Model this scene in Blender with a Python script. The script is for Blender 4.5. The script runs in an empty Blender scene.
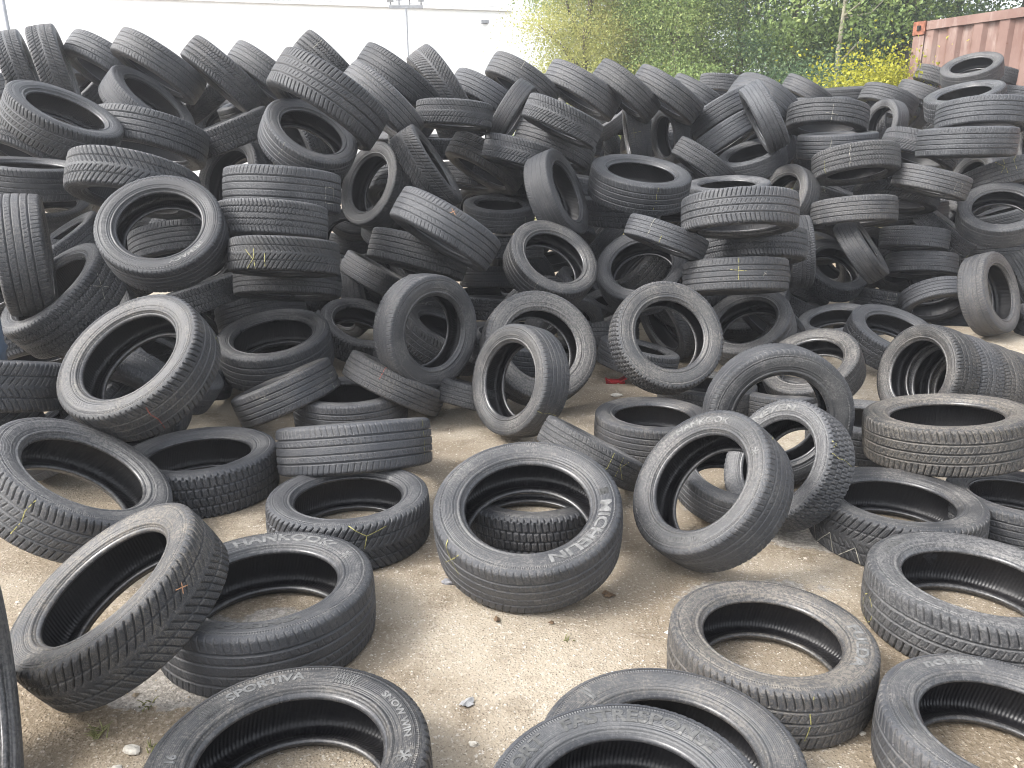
import bpy, math, random
import numpy as np
from mathutils import Matrix, Vector

random.seed(11); rng = np.random.default_rng(11)
C = bpy.context.scene.collection
scene = bpy.context.scene
R_ = math.radians

# ------------------------------------------------------------------ helpers
def mesh_np(name, verts, quads, mat=None, smooth=True, attrs=None, tris=None):
    me = bpy.data.meshes.new(name)
    verts = np.asarray(verts, dtype=np.float32)
    quads = np.asarray(quads, dtype=np.int32).reshape(-1, 4) if quads is not None and len(quads) else np.zeros((0, 4), np.int32)
    tris = np.asarray(tris, dtype=np.int32).reshape(-1, 3) if tris is not None and len(tris) else np.zeros((0, 3), np.int32)
    nq, nt = len(quads), len(tris)
    me.vertices.add(len(verts)); me.vertices.foreach_set('co', verts.ravel())
    me.loops.add(nq*4+nt*3)
    me.loops.foreach_set('vertex_index', np.concatenate([quads.ravel(), tris.ravel()]))
    me.polygons.add(nq+nt)
    me.polygons.foreach_set('loop_start', np.concatenate([np.arange(nq)*4, nq*4+np.arange(nt)*3]).astype(np.int32))
    me.polygons.foreach_set('use_smooth', np.full(nq+nt, smooth))
    me.update(calc_edges=True)
    if attrs:
        for k, v in attrs.items():
            a = me.attributes.new(k, 'FLOAT', 'POINT'); a.data.foreach_set('value', np.asarray(v, np.float32).ravel())
    if mat: me.materials.append(mat)
    return me

def obj(name, me, parent=None, loc=None):
    o = bpy.data.objects.new(name, me); C.objects.link(o)
    if parent: o.parent = parent
    if loc is not None: o.location = loc
    return o

def tag(o, label=None, cat=None, group=None, kind=None):
    if label: o['label'] = label
    if cat: o['category'] = cat
    if group: o['group'] = group
    if kind: o['kind'] = kind
    return o

def thing(name, label, cat, loc=(0, 0, 0), rotz=0, group=None):
    o = bpy.data.objects.new(name, None); C.objects.link(o)
    o.location = loc; o.rotation_euler = (0, 0, rotz); o.empty_display_size = .1
    return tag(o, label, cat, group)

class MB:                                    # collects boxes, tubes, quads into one mesh
    def __init__(s): s.v = []; s.q = []; s.t = []
    def box(s, c, d, rot=None):
        c = Vector(c); b = len(s.v)
        for i in range(8):
            p = Vector(((i & 1)-.5, ((i >> 1) & 1)-.5, ((i >> 2) & 1)-.5)); p = Vector((p.x*d[0], p.y*d[1], p.z*d[2]))
            if rot is not None: p = rot @ p
            s.v.append(tuple(c+p))
        for f in ((0, 2, 3, 1), (4, 5, 7, 6), (0, 1, 5, 4), (2, 6, 7, 3), (0, 4, 6, 2), (1, 3, 7, 5)): s.q.append([b+i for i in f])
        return s
    def tube(s, pts, rad, n=8):
        b = len(s.v); pts = [Vector(p) for p in pts]
        for i, p in enumerate(pts):
            d = (pts[min(i+1, len(pts)-1)]-pts[max(i-1, 0)]).normalized()
            h = Vector((0, 0, 1)) if abs(d.z) < .9 else Vector((1, 0, 0))
            X = d.cross(h).normalized(); Y = X.cross(d).normalized()
            r = float(rad[i]) if hasattr(rad, '__len__') else rad
            for k in range(n):
                a = 2*math.pi*k/n; s.v.append(tuple(p+r*(math.cos(a)*X+math.sin(a)*Y)))
        for i in range(len(pts)-1):
            for k in range(n):
                s.q.append([b+i*n+k, b+i*n+(k+1) % n, b+(i+1)*n+(k+1) % n, b+(i+1)*n+k])
        for e in (0, len(pts)-1):
            m = len(s.v); s.v.append(tuple(pts[e]))
            for k in range(n):
                f = [b+e*n+k, b+e*n+(k+1) % n, m]; s.t.append(f if e else f[::-1])
        return s
    def build(s, name, mat, parent=None, smooth=False):
        return obj(name, mesh_np(name, s.v, s.q, mat, smooth, tris=s.t), parent)

# ------------------------------------------------------------------ node helpers
class NT:
    def __init__(s, name):
        s.m = bpy.data.materials.new(name); s.m.use_nodes = True; s.t = s.m.node_tree
        s.b = s.t.nodes['Principled BSDF']; s.out = s.t.nodes['Material Output']
    def n(s, typ, **kw):
        x = s.t.nodes.new(typ)
        for k, v in kw.items():
            if k in x.inputs.keys(): x.inputs[k].default_value = v
            else: setattr(x, k, v)
        return x
    def l(s, a, b): s.t.links.new(a, b)
    def noise(s, vec, scale, detail=4, rough=.55):
        x = s.n('ShaderNodeTexNoise'); x.inputs['Scale'].default_value = scale; x.inputs['Detail'].default_value = detail
        x.inputs['Roughness'].default_value = rough; s.l(vec, x.inputs['Vector']); return x.outputs['Fac']
    def ramp(s, fac, lo, hi, a=0., b=1.):
        x = s.n('ShaderNodeMapRange'); x.interpolation_type = 'SMOOTHSTEP'; s.l(fac, x.inputs[0])
        for i, v in zip((1, 2, 3, 4), (lo, hi, a, b)): x.inputs[i].default_value = v
        return x.outputs[0]
    def math(s, op, a, b=None):
        x = s.n('ShaderNodeMath'); x.operation = op
        for i, v in enumerate((a, b)):
            if v is None: continue
            if isinstance(v, (int, float)): x.inputs[i].default_value = v
            else: s.l(v, x.inputs[i])
        return x.outputs[0]
    def mix(s, fac, a, b):
        x = s.n('ShaderNodeMix'); x.data_type = 'RGBA'
        if isinstance(fac, (int, float)): x.inputs[0].default_value = fac
        else: s.l(fac, x.inputs[0])
        for i, v in ((6, a), (7, b)):
            if isinstance(v, (tuple, list)): x.inputs[i].default_value = (*v, 1)
            else: s.l(v, x.inputs[i])
        return x.outputs[2]
    def col(s, v):
        if isinstance(v, (tuple, list)): s.b.inputs['Base Color'].default_value = (*v, 1)
        else: s.l(v, s.b.inputs['Base Color'])
    def bump(s, h, strength=.4, dist=.01):
        x = s.n('ShaderNodeBump'); x.inputs['Strength'].default_value = strength; x.inputs['Distance'].default_value = dist
        s.l(h, x.inputs['Height']); s.l(x.outputs[0], s.b.inputs['Normal']); return x
    def set(s, **kw):
        for k, v in kw.items():
            k = {'rough': 'Roughness', 'spec': 'Specular IOR Level', 'metal': 'Metallic'}[k]
            if isinstance(v, (int, float)): s.b.inputs[k].default_value = v
            else: s.l(v, s.b.inputs[k])

def seeded_coords(k, extra=1.):
    """object coordinates shifted by a per-tyre seed kept in the object's colour (R dust, G brown, B seed)"""
    tc = k.n('ShaderNodeTexCoord'); oi = k.n('ShaderNodeObjectInfo'); sep = k.n('ShaderNodeSeparateColor')
    k.l(oi.outputs['Color'], sep.inputs[0])
    v = k.n('ShaderNodeVectorMath'); v.operation = 'ADD'
    m = k.n('ShaderNodeMath'); m.operation = 'MULTIPLY'; k.l(sep.outputs[2], m.inputs[0]); m.inputs[1].default_value = 37.
    cb = k.n('ShaderNodeCombineXYZ'); [k.l(m.outputs[0], cb.inputs[i]) for i in range(3)]
    k.l(tc.outputs['Object'], v.inputs[0]); k.l(cb.outputs[0], v.inputs[1])
    k.alpha = oi.outputs['Alpha']; k.tone = k.ramp(sep.outputs[2], 0, 1, .68, 1.5); k.tone.node.interpolation_type = 'LINEAR'
    return tc.outputs['Object'], v.outputs[0], sep.outputs[0], sep.outputs[1]

def polar(k, vec):
    sp = k.n('ShaderNodeSeparateXYZ'); k.l(vec, sp.inputs[0])
    ang = k.math('ARCTAN2', sp.outputs[1], sp.outputs[0])
    rad = k.math('SQRT', k.math('ADD', k.math('MULTIPLY', sp.outputs[0], sp.outputs[0]), k.math('MULTIPLY', sp.outputs[1], sp.outputs[1])))
    return ang, rad, sp.outputs[2]

def rubber(name, kind):
    k = NT(name); raw, vec, dust, brown = seeded_coords(k)
    n1 = k.noise(vec, 4.5, 6, .62); n2 = k.noise(vec, 60, 4, .7); n3 = k.noise(vec, 1.6, 3)
    patch = k.ramp(k.math('ADD', n1, k.math('MULTIPLY', dust, .38)), .48, .92)
    grain = k.ramp(n2, .43, .60)
    f = k.math('MULTIPLY', patch, k.math('ADD', k.math('MULTIPLY', grain, .85), .20))
    spk = k.ramp(k.noise(vec, 120, 3, .7), .56, .66)
    f = k.math('MINIMUM', k.math('ADD', f, k.math('MULTIPLY', spk, k.math('ADD', k.math('MULTIPLY', dust, .8), .15))), 1.0)
    dcol = k.mix(brown, (.142, .148, .158), (.180, .158, .128))
    def toned(c):
        x = k.n('ShaderNodeVectorMath'); x.operation = 'SCALE'; k.l(c, x.inputs[0]); k.l(k.tone, x.inputs['Scale']); return x.outputs[0]
    if kind == 'tread':
        base = k.mix(k.ramp(n3, .35, .65), (.020, .022, .026), (.036, .038, .043))
        g = k.n('ShaderNodeAttribute'); g.attribute_name = 'groove'
        worn = k.math('MULTIPLY', k.ramp(g.outputs['Fac'], .03, .2), k.ramp(g.outputs['Fac'], .35, .7, 1, 0))
        f = k.math('ADD', f, k.math('MULTIPLY', worn, k.ramp(n1, .3, .7, .25, .9)))
        f = k.math('MULTIPLY', f, k.math('SUBTRACT', 1.0, k.math('MULTIPLY', g.outputs['Fac'], .6)))
        f = k.math('MINIMUM', k.math('MULTIPLY', f, .5), .8)
        k.col(k.mix(f, toned(base), dcol)); k.set(rough=k.ramp(n1, .3, .7, .40, .60), spec=.5)
        ang, rad, z = polar(k, raw)
        k.bump(k.math('ADD', k.math('MULTIPLY', n2, 1.0), k.math('MULTIPLY', k.noise(vec, 160, 3, .7), 1.2)), .5, .006)
    elif kind == 'sidewall':
        base = k.mix(k.ramp(n3, .35, .65), (.022, .023, .026), (.040, .041, .043))
        ang, rad, z = polar(k, raw)
        streak = k.n('ShaderNodeCombineXYZ'); k.l(k.math('MULTIPLY', ang, .7), streak.inputs[0]); k.l(k.math('MULTIPLY', rad, 55.), streak.inputs[1])
        st = k.ramp(k.noise(streak.outputs[0], 1.0, 3), .4, .7)
        f = k.math('MINIMUM', k.math('ADD', f, k.math('MULTIPLY', k.math('MULTIPLY', st, dust), .35)), .95); f = k.math('MULTIPLY', f, .8)
        k.col(k.mix(f, toned(base), dcol)); k.set(rough=k.ramp(n1, .3, .7, .40, .64), spec=.5)
        ring = k.math('SINE', k.math('MULTIPLY', rad, 900.))
        ser = k.math('SINE', k.math('MULTIPLY', ang, 260.))
        serm = k.math('MULTIPLY', ser, k.ramp(k.math('ABSOLUTE', k.math('SUBTRACT', rad, .452)), .004, .008, 1, 0))
        sd = k.n('ShaderNodeCombineXYZ'); k.l(k.math('ADD', k.math('MULTIPLY', ang, 11.), k.math('MULTIPLY', dust, 40.)), sd.inputs[0]); k.l(k.math('MULTIPLY', rad, 60.), sd.inputs[1])
        vo = k.n('ShaderNodeTexVoronoi'); vo.inputs['Scale'].default_value = 1.6; k.l(sd.outputs[0], vo.inputs['Vector'])
        em = k.ramp(vo.outputs['Distance'], .22, .30, 1, 0)
        seg = k.ramp(k.noise(sd.outputs[0], .22, 1), .50, .54)
        band = k.math('MULTIPLY', k.ramp(k.math('ABSOLUTE', k.math('SUBTRACT', rad, .415)), .018, .022, 1, 0), seg)
        emb = k.math('MULTIPLY', k.math('MULTIPLY', em, band), k.alpha)
        h = k.math('ADD', k.math('ADD', k.math('ADD', k.math('MULTIPLY', n2, .9), k.math('MULTIPLY', emb, .8)), k.math('MULTIPLY', ring, .10)), k.math('MULTIPLY', serm, .45))
        k.bump(h, .5, .005)
    elif kind == 'bead':
        base = k.mix(k.ramp(n2, .45, .7), (.022, .023, .026), (.045, .045, .048))
        k.col(k.mix(k.math('MULTIPLY', f, .5), base, dcol)); k.set(rough=k.ramp(n1, .3, .7, .26, .42), spec=.6)
        k.bump(n2, .12, .003)
    else:
        k.col(k.mix(k.math('MULTIPLY', f, .22), (.010, .010, .012), (.06, .055, .05)))
        ang, rad, z = polar(k, raw)
        rib = k.math('SINE', k.math('ADD', k.math('MULTIPLY', ang, 170.), k.math('MULTIPLY', z, 90.)))
        k.set(rough=k.ramp(n1, .3, .7, .34, .5), spec=.45); k.bump(k.math('ADD', k.math('MULTIPLY', rib, .5), n2), .25, .004)
    return k.m

M = {}
for kd in ('tread', 'sidewall', 'bead', 'liner'): M[kd] = rubber('rubber_'+kd, kd)
def plain(name, col, rough=.7, noise=0., scale=20, spec=.4, metal=0):
    k = NT(name); tc = k.n('ShaderNodeTexCoord')
    if noise:
        n = k.noise(tc.outputs['Object'], scale, 5)
        k.col(k.mix(k.ramp(n, .3, .7), tuple(c*(1-noise) for c in col), tuple(min(1, c*(1+noise)) for c in col)))
        k.bump(n, .2, .005)
    else: k.col(col)
    k.set(rough=rough, spec=spec, metal=metal); return k.m
M['letter'] = plain('worn_raised_letter', (.125, .125, .122), .6, .4, 30)
M['letter_dark'] = plain('rubber_raised_letter', (.075, .075, .073), .5, .4, 30)
M['chalk_yellow'] = plain('chalk_yellow', (.30, .28, .11), .9, .3, 60)
M['chalk_white'] = plain('chalk_white', (.30, .29, .25), .9, .3, 60)
M['chalk_red'] = plain('chalk_red', (.30, .09, .07), .9, .3, 60)
M['chalk_orange'] = plain('chalk_orange', (.40, .22, .12), .9, .3, 60)

# ------------------------------------------------------------------ tyre meshes (unit diameter, axis z, visible face up, base at z = 0)
def sm(a, b, x): t = np.clip((x-a)/(b-a), 0, 1); return t*t*(3-2*t)
def line(x, c, w): return 1-sm(.30*w, .56*w, np.abs(x-c))
def slots(ph, duty): f = np.abs((ph % 1.)-.5)*2; return sm(1-duty-.16, 1-duty+.16, f)
def tri(x): return np.abs((x % 1.)-.5)*4-1
def pattern(kind, u, v):
    av = np.abs(v); g = np.zeros_like(v)
    mx = np.maximum
    if kind in 'rw':
        for c in (-.60, -.21, .21, .60): g = mx(g, line(v, c, .066))
        g = mx(g, .55*slots(u*84+.8*av, .10)*sm(.66, .72, av)*(1-sm(1.15, 1.2, av)))
        if kind == 'r':
            g = mx(g, .40*slots(u*84+1.6*v, .10)*sm(.24, .27, av)*(1-sm(.47, .5, av)))
        else: g = g*.55
    elif kind == 's':
        for c in (-.5, 0, .5): g = mx(g, line(v, c, .075))
        g = mx(g, .9*slots(u*82+.5*av*av, .17)*sm(.58, .62, av)*(1-sm(1.13, 1.18, av)))
        g = mx(g, .5*slots(u*82-1.5*v, .12)*sm(.08, .11, av)*(1-sm(.36, .4, av)))
    elif kind == 'v':
        ph = u*74-2.2*av**.8
        g = mx(g, .95*slots(ph, .20)*sm(.07, .12, av)*(1-sm(1.14, 1.2, av)))
        g = mx(g, .9*line(av, .52, .075))
        g = mx(g, .45*slots(u*222-6.6*av**.8+.3*tri(v*9), .16)*sm(.1, .14, av)*(1-sm(.95, 1., av)))
    elif kind == 'z':
        for c in (-.64, -.22, .22, .64): g = mx(g, line(v+.05*tri(u*88+c*3), c, .09))
        g = mx(g, .9*slots(u*88+.9*v, .17)*sm(.62, .66, av)*(1-sm(1.14, 1.2, av)))
        g = mx(g, .75*slots(u*88-1.2*v, .15)*sm(.22, .26, av)*(1-sm(.58, .62, av)))
        g = mx(g, .5*slots(u*176+.35*tri(v*8), .16)*(1-sm(.9, .95, av)))
    elif kind == 'b':
        for c in (-.5, 0, .5): g = mx(g, line(v, c, .085))
        row = np.floor((v+.5)/.5+.0)
        g = mx(g, .95*slots(u*74+.5*(row % 2)+.4*v, .24)*(1-sm(1.14, 1.2, av)))
        g = mx(g, .45*slots(u*148+.3*tri(v*7), .14)*(1-sm(.9, .95, av)))
    return g

PROF = {'n': (.262, .315), 'm': (.306, .328), 'w': (.35, .342)}     # width and rim radius over the diameter
def tread_curve(s, w):
    th = .405*w; a = np.abs(s); sg = np.sign(s)
    ph = np.clip((a-.8)/.2, 0, 1)*R_(82)
    r = np.where(a <= .8, .5-.006*(a/.8)**2, .494-(1-np.cos(ph))*.034)
    z = np.where(a <= .8, a/.8*th, th+np.sin(ph)*(.488*w-th))
    nr = np.where(a <= .8, 1, np.cos(ph)); nz = np.where(a <= .8, 0, np.sin(ph))
    return r, sg*z, nr, sg*nz
def ring_mesh(name, rz, n, mat):
    rz = np.asarray(rz); m = len(rz); a = np.arange(n)*2*math.pi/n
    V = np.stack([rz[:, 0][None]*np.cos(a)[:, None], rz[:, 0][None]*np.sin(a)[:, None], np.broadcast_to(rz[:, 1][None], (n, m))], -1).reshape(-1, 3)
    i = np.arange(n)[:, None]; j = np.arange(m-1)[None]; i2 = (i+1) % n
    Q = np.stack([i*m+j, i2*m+j, i2*m+j+1, i*m+j+1], -1).reshape(-1, 4)
    return mesh_np(name, V, Q, mat)
def resample(pts, n):
    pts = np.asarray(pts, float); P = []
    for i in range(len(pts)-1):                                   # Catmull-Rom
        p0 = pts[max(i-1, 0)]; p1 = pts[i]; p2 = pts[i+1]; p3 = pts[min(i+2, len(pts)-1)]
        for t in np.linspace(0, 1, n, endpoint=False):
            P.append(.5*((2*p1)+(-p0+p2)*t+(2*p0-5*p1+4*p2-p3)*t*t+(-p0+3*p1-3*p2+p3)*t**3))
    P.append(pts[-1]); return np.array(P)
def sidewall_curve(w, rim):
    h = w/2; r1 = .465; f = lambda t: rim+.012+(r1-rim-.012)*t
    pts = [(.4653, .4826*w), (f(.90), h*.985), (f(.80), h*1.0), (f(.62), h*1.0), (f(.45), h*.975), (f(.31), h*.94), (f(.22), h*.905), (f(.17), h*.925), (f(.11), h*.92), (f(.06), h*.86), (f(.0), h*.80)]
    P = resample(pts, 6)
    for t, a in ((.93, .0022), (.86, -.0016), (.70, .0012), (.40, .0018), (.34, -.0018)):
        P[:, 1] += a*np.exp(-((P[:, 0]-f(t))/.0035)**2)
    return P
def bead_curve(w, rim):
    h = w/2
    return resample([(rim+.012, h*.80), (rim+.005, h*.775), (rim, h*.735), (rim-.002, h*.69), (rim, h*.65), (rim+.008, h*.615), (rim+.017, h*.615)], 4)
def liner_curve(w, rim):
    h = w/2; a = [(rim+.017, h*.615), (rim+.04, h*.66), (.40, h*.80), (.435, h*.83), (.456, h*.74), (.468, h*.5), (.472, 0)]
    a = a+[(r, -z) for r, z in a[-2::-1]]
    return resample(a, 4)
TY = {}
def tyre_meshes(pat, prof):
    if (pat, prof) in TY: return TY[pat, prof]
    w, rim = PROF[prof]; n, m = 1152, 68
    s = np.linspace(-1, 1, m); u = np.arange(n)/n
    r, z, nr, nz = tread_curve(s, w)
    U, Vv = np.meshgrid(u, s/.8, indexing='ij')
    g = pattern(pat, U, Vv); g[:, 0] = 0; g[:, -1] = 0
    d = .0145*g
    rr = r[None]-d*nr[None]; zz = z[None]-d*nz[None]+w/2; a = 2*math.pi*u[:, None]
    V = np.stack([rr*np.cos(a), rr*np.sin(a), zz], -1).reshape(-1, 3)
    i = np.arange(n)[:, None]; j = np.arange(m-1)[None]; i2 = (i+1) % n
    Q = np.stack([i*m+j, i2*m+j, i2*m+j+1, i*m+j+1], -1).reshape(-1, 4)
    tr = mesh_np('tread', V, Q, M['tread'], True, {'groove': g.reshape(-1)})
    key = ('side', prof)
    if key not in TY:
        sc = sidewall_curve(w, rim); bc = bead_curve(w, rim); lc = liner_curve(w, rim); o = np.array([0, w/2])
        fl = np.array([1, -1])
        TY[key] = (ring_mesh('sidewall', sc+o, 200, M['sidewall']), ring_mesh('sidewall', (sc*fl+o)[::-1], 200, M['sidewall']),
                   ring_mesh('bead', bc+o, 160, M['bead']), ring_mesh('bead', (bc*fl+o)[::-1], 160, M['bead']),
                   ring_mesh('inner_liner', lc+o, 160, M['liner']))
    TY[pat, prof] = (tr,)+TY[key]
    return TY[pat, prof]

# ------------------------------------------------------------------ writing and chalk on tyres
def side_z(prof, r):
    w, rim = PROF[prof]; P = sidewall_curve(w, rim); o = np.argsort(P[:, 0])
    return np.interp(r, P[o, 0], P[o, 1])+w/2
def text_outline(txt, bold=.03, size=1.):
    cu = bpy.data.curves.new('lettering_source', 'FONT'); cu.body = txt; cu.size = size; cu.align_x = 'CENTER'; cu.offset = bold; cu.extrude = 0; cu.resolution_u = 3
    o = bpy.data.objects.new('lettering_source', cu); C.objects.link(o)
    dg = bpy.context.evaluated_depsgraph_get(); me = o.evaluated_get(dg).to_mesh()
    import bmesh
    bm = bmesh.new(); bm.from_mesh(me); bmesh.ops.triangulate(bm, faces=bm.faces[:])
    for _ in range(4):                                            # fine enough to follow the curved rubber
        es = [e for e in bm.edges if e.calc_length() > .13]
        if not es: break
        bmesh.ops.subdivide_edges(bm, edges=es, cuts=1); bmesh.ops.triangulate(bm, faces=bm.faces[:])
    bm.verts.index_update(); vs = [tuple(v.co) for v in bm.verts]; ps = [tuple(v.index for v in f.verts) for f in bm.faces]; bm.free()
    o.evaluated_get(dg).to_mesh_clear(); bpy.data.objects.remove(o); bpy.data.curves.remove(cu)
    return vs, ps
def flat_to_side(name, vs, ps, prof, th, rmid, hgt, sx, mat, parent):
    """lay flat shapes (x along the arc, y outwards) on the sidewall as raised rubber"""
    me = bpy.data.meshes.new(name); out = []; lift = .0022
    for layer in (0, 1):
        for x, y, *_ in vs:
            r = rmid+(y-.35)*hgt; a = th-(x*hgt*sx)/rmid
            out.append((r*math.cos(a), r*math.sin(a), float(side_z(prof, r))+(lift if layer else -.0005)))
    n = len(vs); faces = []; edges = {}
    for p in ps:
        faces.append([n+i for i in p])
        for i in range(len(p)):
            e = (p[i], p[(i+1) % len(p)]); edges[e] = 1
    for (a, b) in edges:
        if (b, a) not in edges: faces.append([a, b, n+b, n+a])
    me.from_pydata(out, [], faces); me.update(); me.materials.append(mat)
    return obj(name, me, parent)
def stroke_shapes(strokes, wd, step=.15):
    vs = []; ps = []
    for st in strokes:
        for (x0, y0), (x1, y1) in zip(st[:-1], st[1:]):
            dx, dy = x1-x0, y1-y0; L = math.hypot(dx, dy) or 1; nx, ny = -dy/L*wd/2, dx/L*wd/2; b = len(vs)
            k = max(1, int(L/step))
            for i in range(k+1):
                t = i/k; vs += [(x0+dx*t-nx, y0+dy*t-ny), (x0+dx*t+nx, y0+dy*t+ny)]
            for i in range(k): ps.append((b+2*i, b+2*i+2, b+2*i+3, b+2*i+1))
    return vs, ps
def flake(cx=0, cy=.35, r=.5):
    S = []
    for k in range(6):
        a = k*math.pi/3+.5; c, s = math.cos(a), math.sin(a); S.append([(cx, cy), (cx+r*c, cy+r*s)])
        for q in (-.6, .6): S.append([(cx+.55*r*c, cy+.55*r*s), (cx+.55*r*c+.35*r*math.cos(a+q), cy+.55*r*s+.35*r*math.sin(a+q))])
    return S
def hatch(n=7):
    S = []
    for k in range(n):
        x = (k-n/2)*.42; S.append([(x, -.15), (x+.38, .85)]); S.append([(x+.38, -.15), (x, .85)]); S.append([(x+.19, .1), (x+.42, .35)])
    return S
MARK = {'l': [[(-.05, -.5), (.03, -.1), (-.02, .2), (.05, .5)]], 'y': [[(-.5, .2), (-.05, -.1), (.5, .05)], [(-.05, -.1), (-.12, -.45)]], 'x': [[(-.3, -.35), (.3, .35)], [(-.3, .35), (.25, -.3)]],
        'q': [[(-.25, -.3), (.25, -.3), (.25, .3), (-.2, .3), (-.25, -.3)]], 't': [[(0, -.3), (.02, .3)]],
        'k': [[(-.45, .4), (-.43, -.25), (-.58, -.36)], [(-.02, .4), (.03, -.4)], [(.34, .38), (.05, .02), (.4, -.36)]],
        'o': [[(.28*math.cos(a), .34*math.sin(a)) for a in np.linspace(.5, 6.2, 10)]], 'c': [[(0, -.5), (.02, .5)], [(-.35, .05), (.35, -.03)]],
        'z': [[(-1.1, .4), (-.9, -.3), (-.3, .3), (-.1, -.35), (.5, .2), (.7, -.3), (1.2, -.2)]], 'b': [[(-.12, .1), (.12, -.05)], [(-.1, -.12), (.1, .14)]]}
def chalk(prof, th, v, kind, mat, parent, size=.22, wd=.0048):
    w, _ = PROF[prof]; vs, ps = stroke_shapes(MARK[kind], wd/size, .05); ps = [p for p in ps if kind in 'zy' or rng.uniform() < .72]
    out = []
    for x, y in vs:
        a = th+x*size/.5+rng.normal(0, .0015); s = np.clip(v+y*size/(.405*w)*.8, -.99, .99)
        r, z, nr, nz = tread_curve(np.array([s]), w)
        out.append(((r[0]+.0025)*math.cos(a), (r[0]+.0025)*math.sin(a), z[0]+nz[0]*.0025+w/2))
    me = bpy.data.meshes.new('chalk_mark'); me.from_pydata(out, [], ps); me.update(); me.materials.append(mat)
    return obj('chalk_mark', me, parent)

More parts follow.
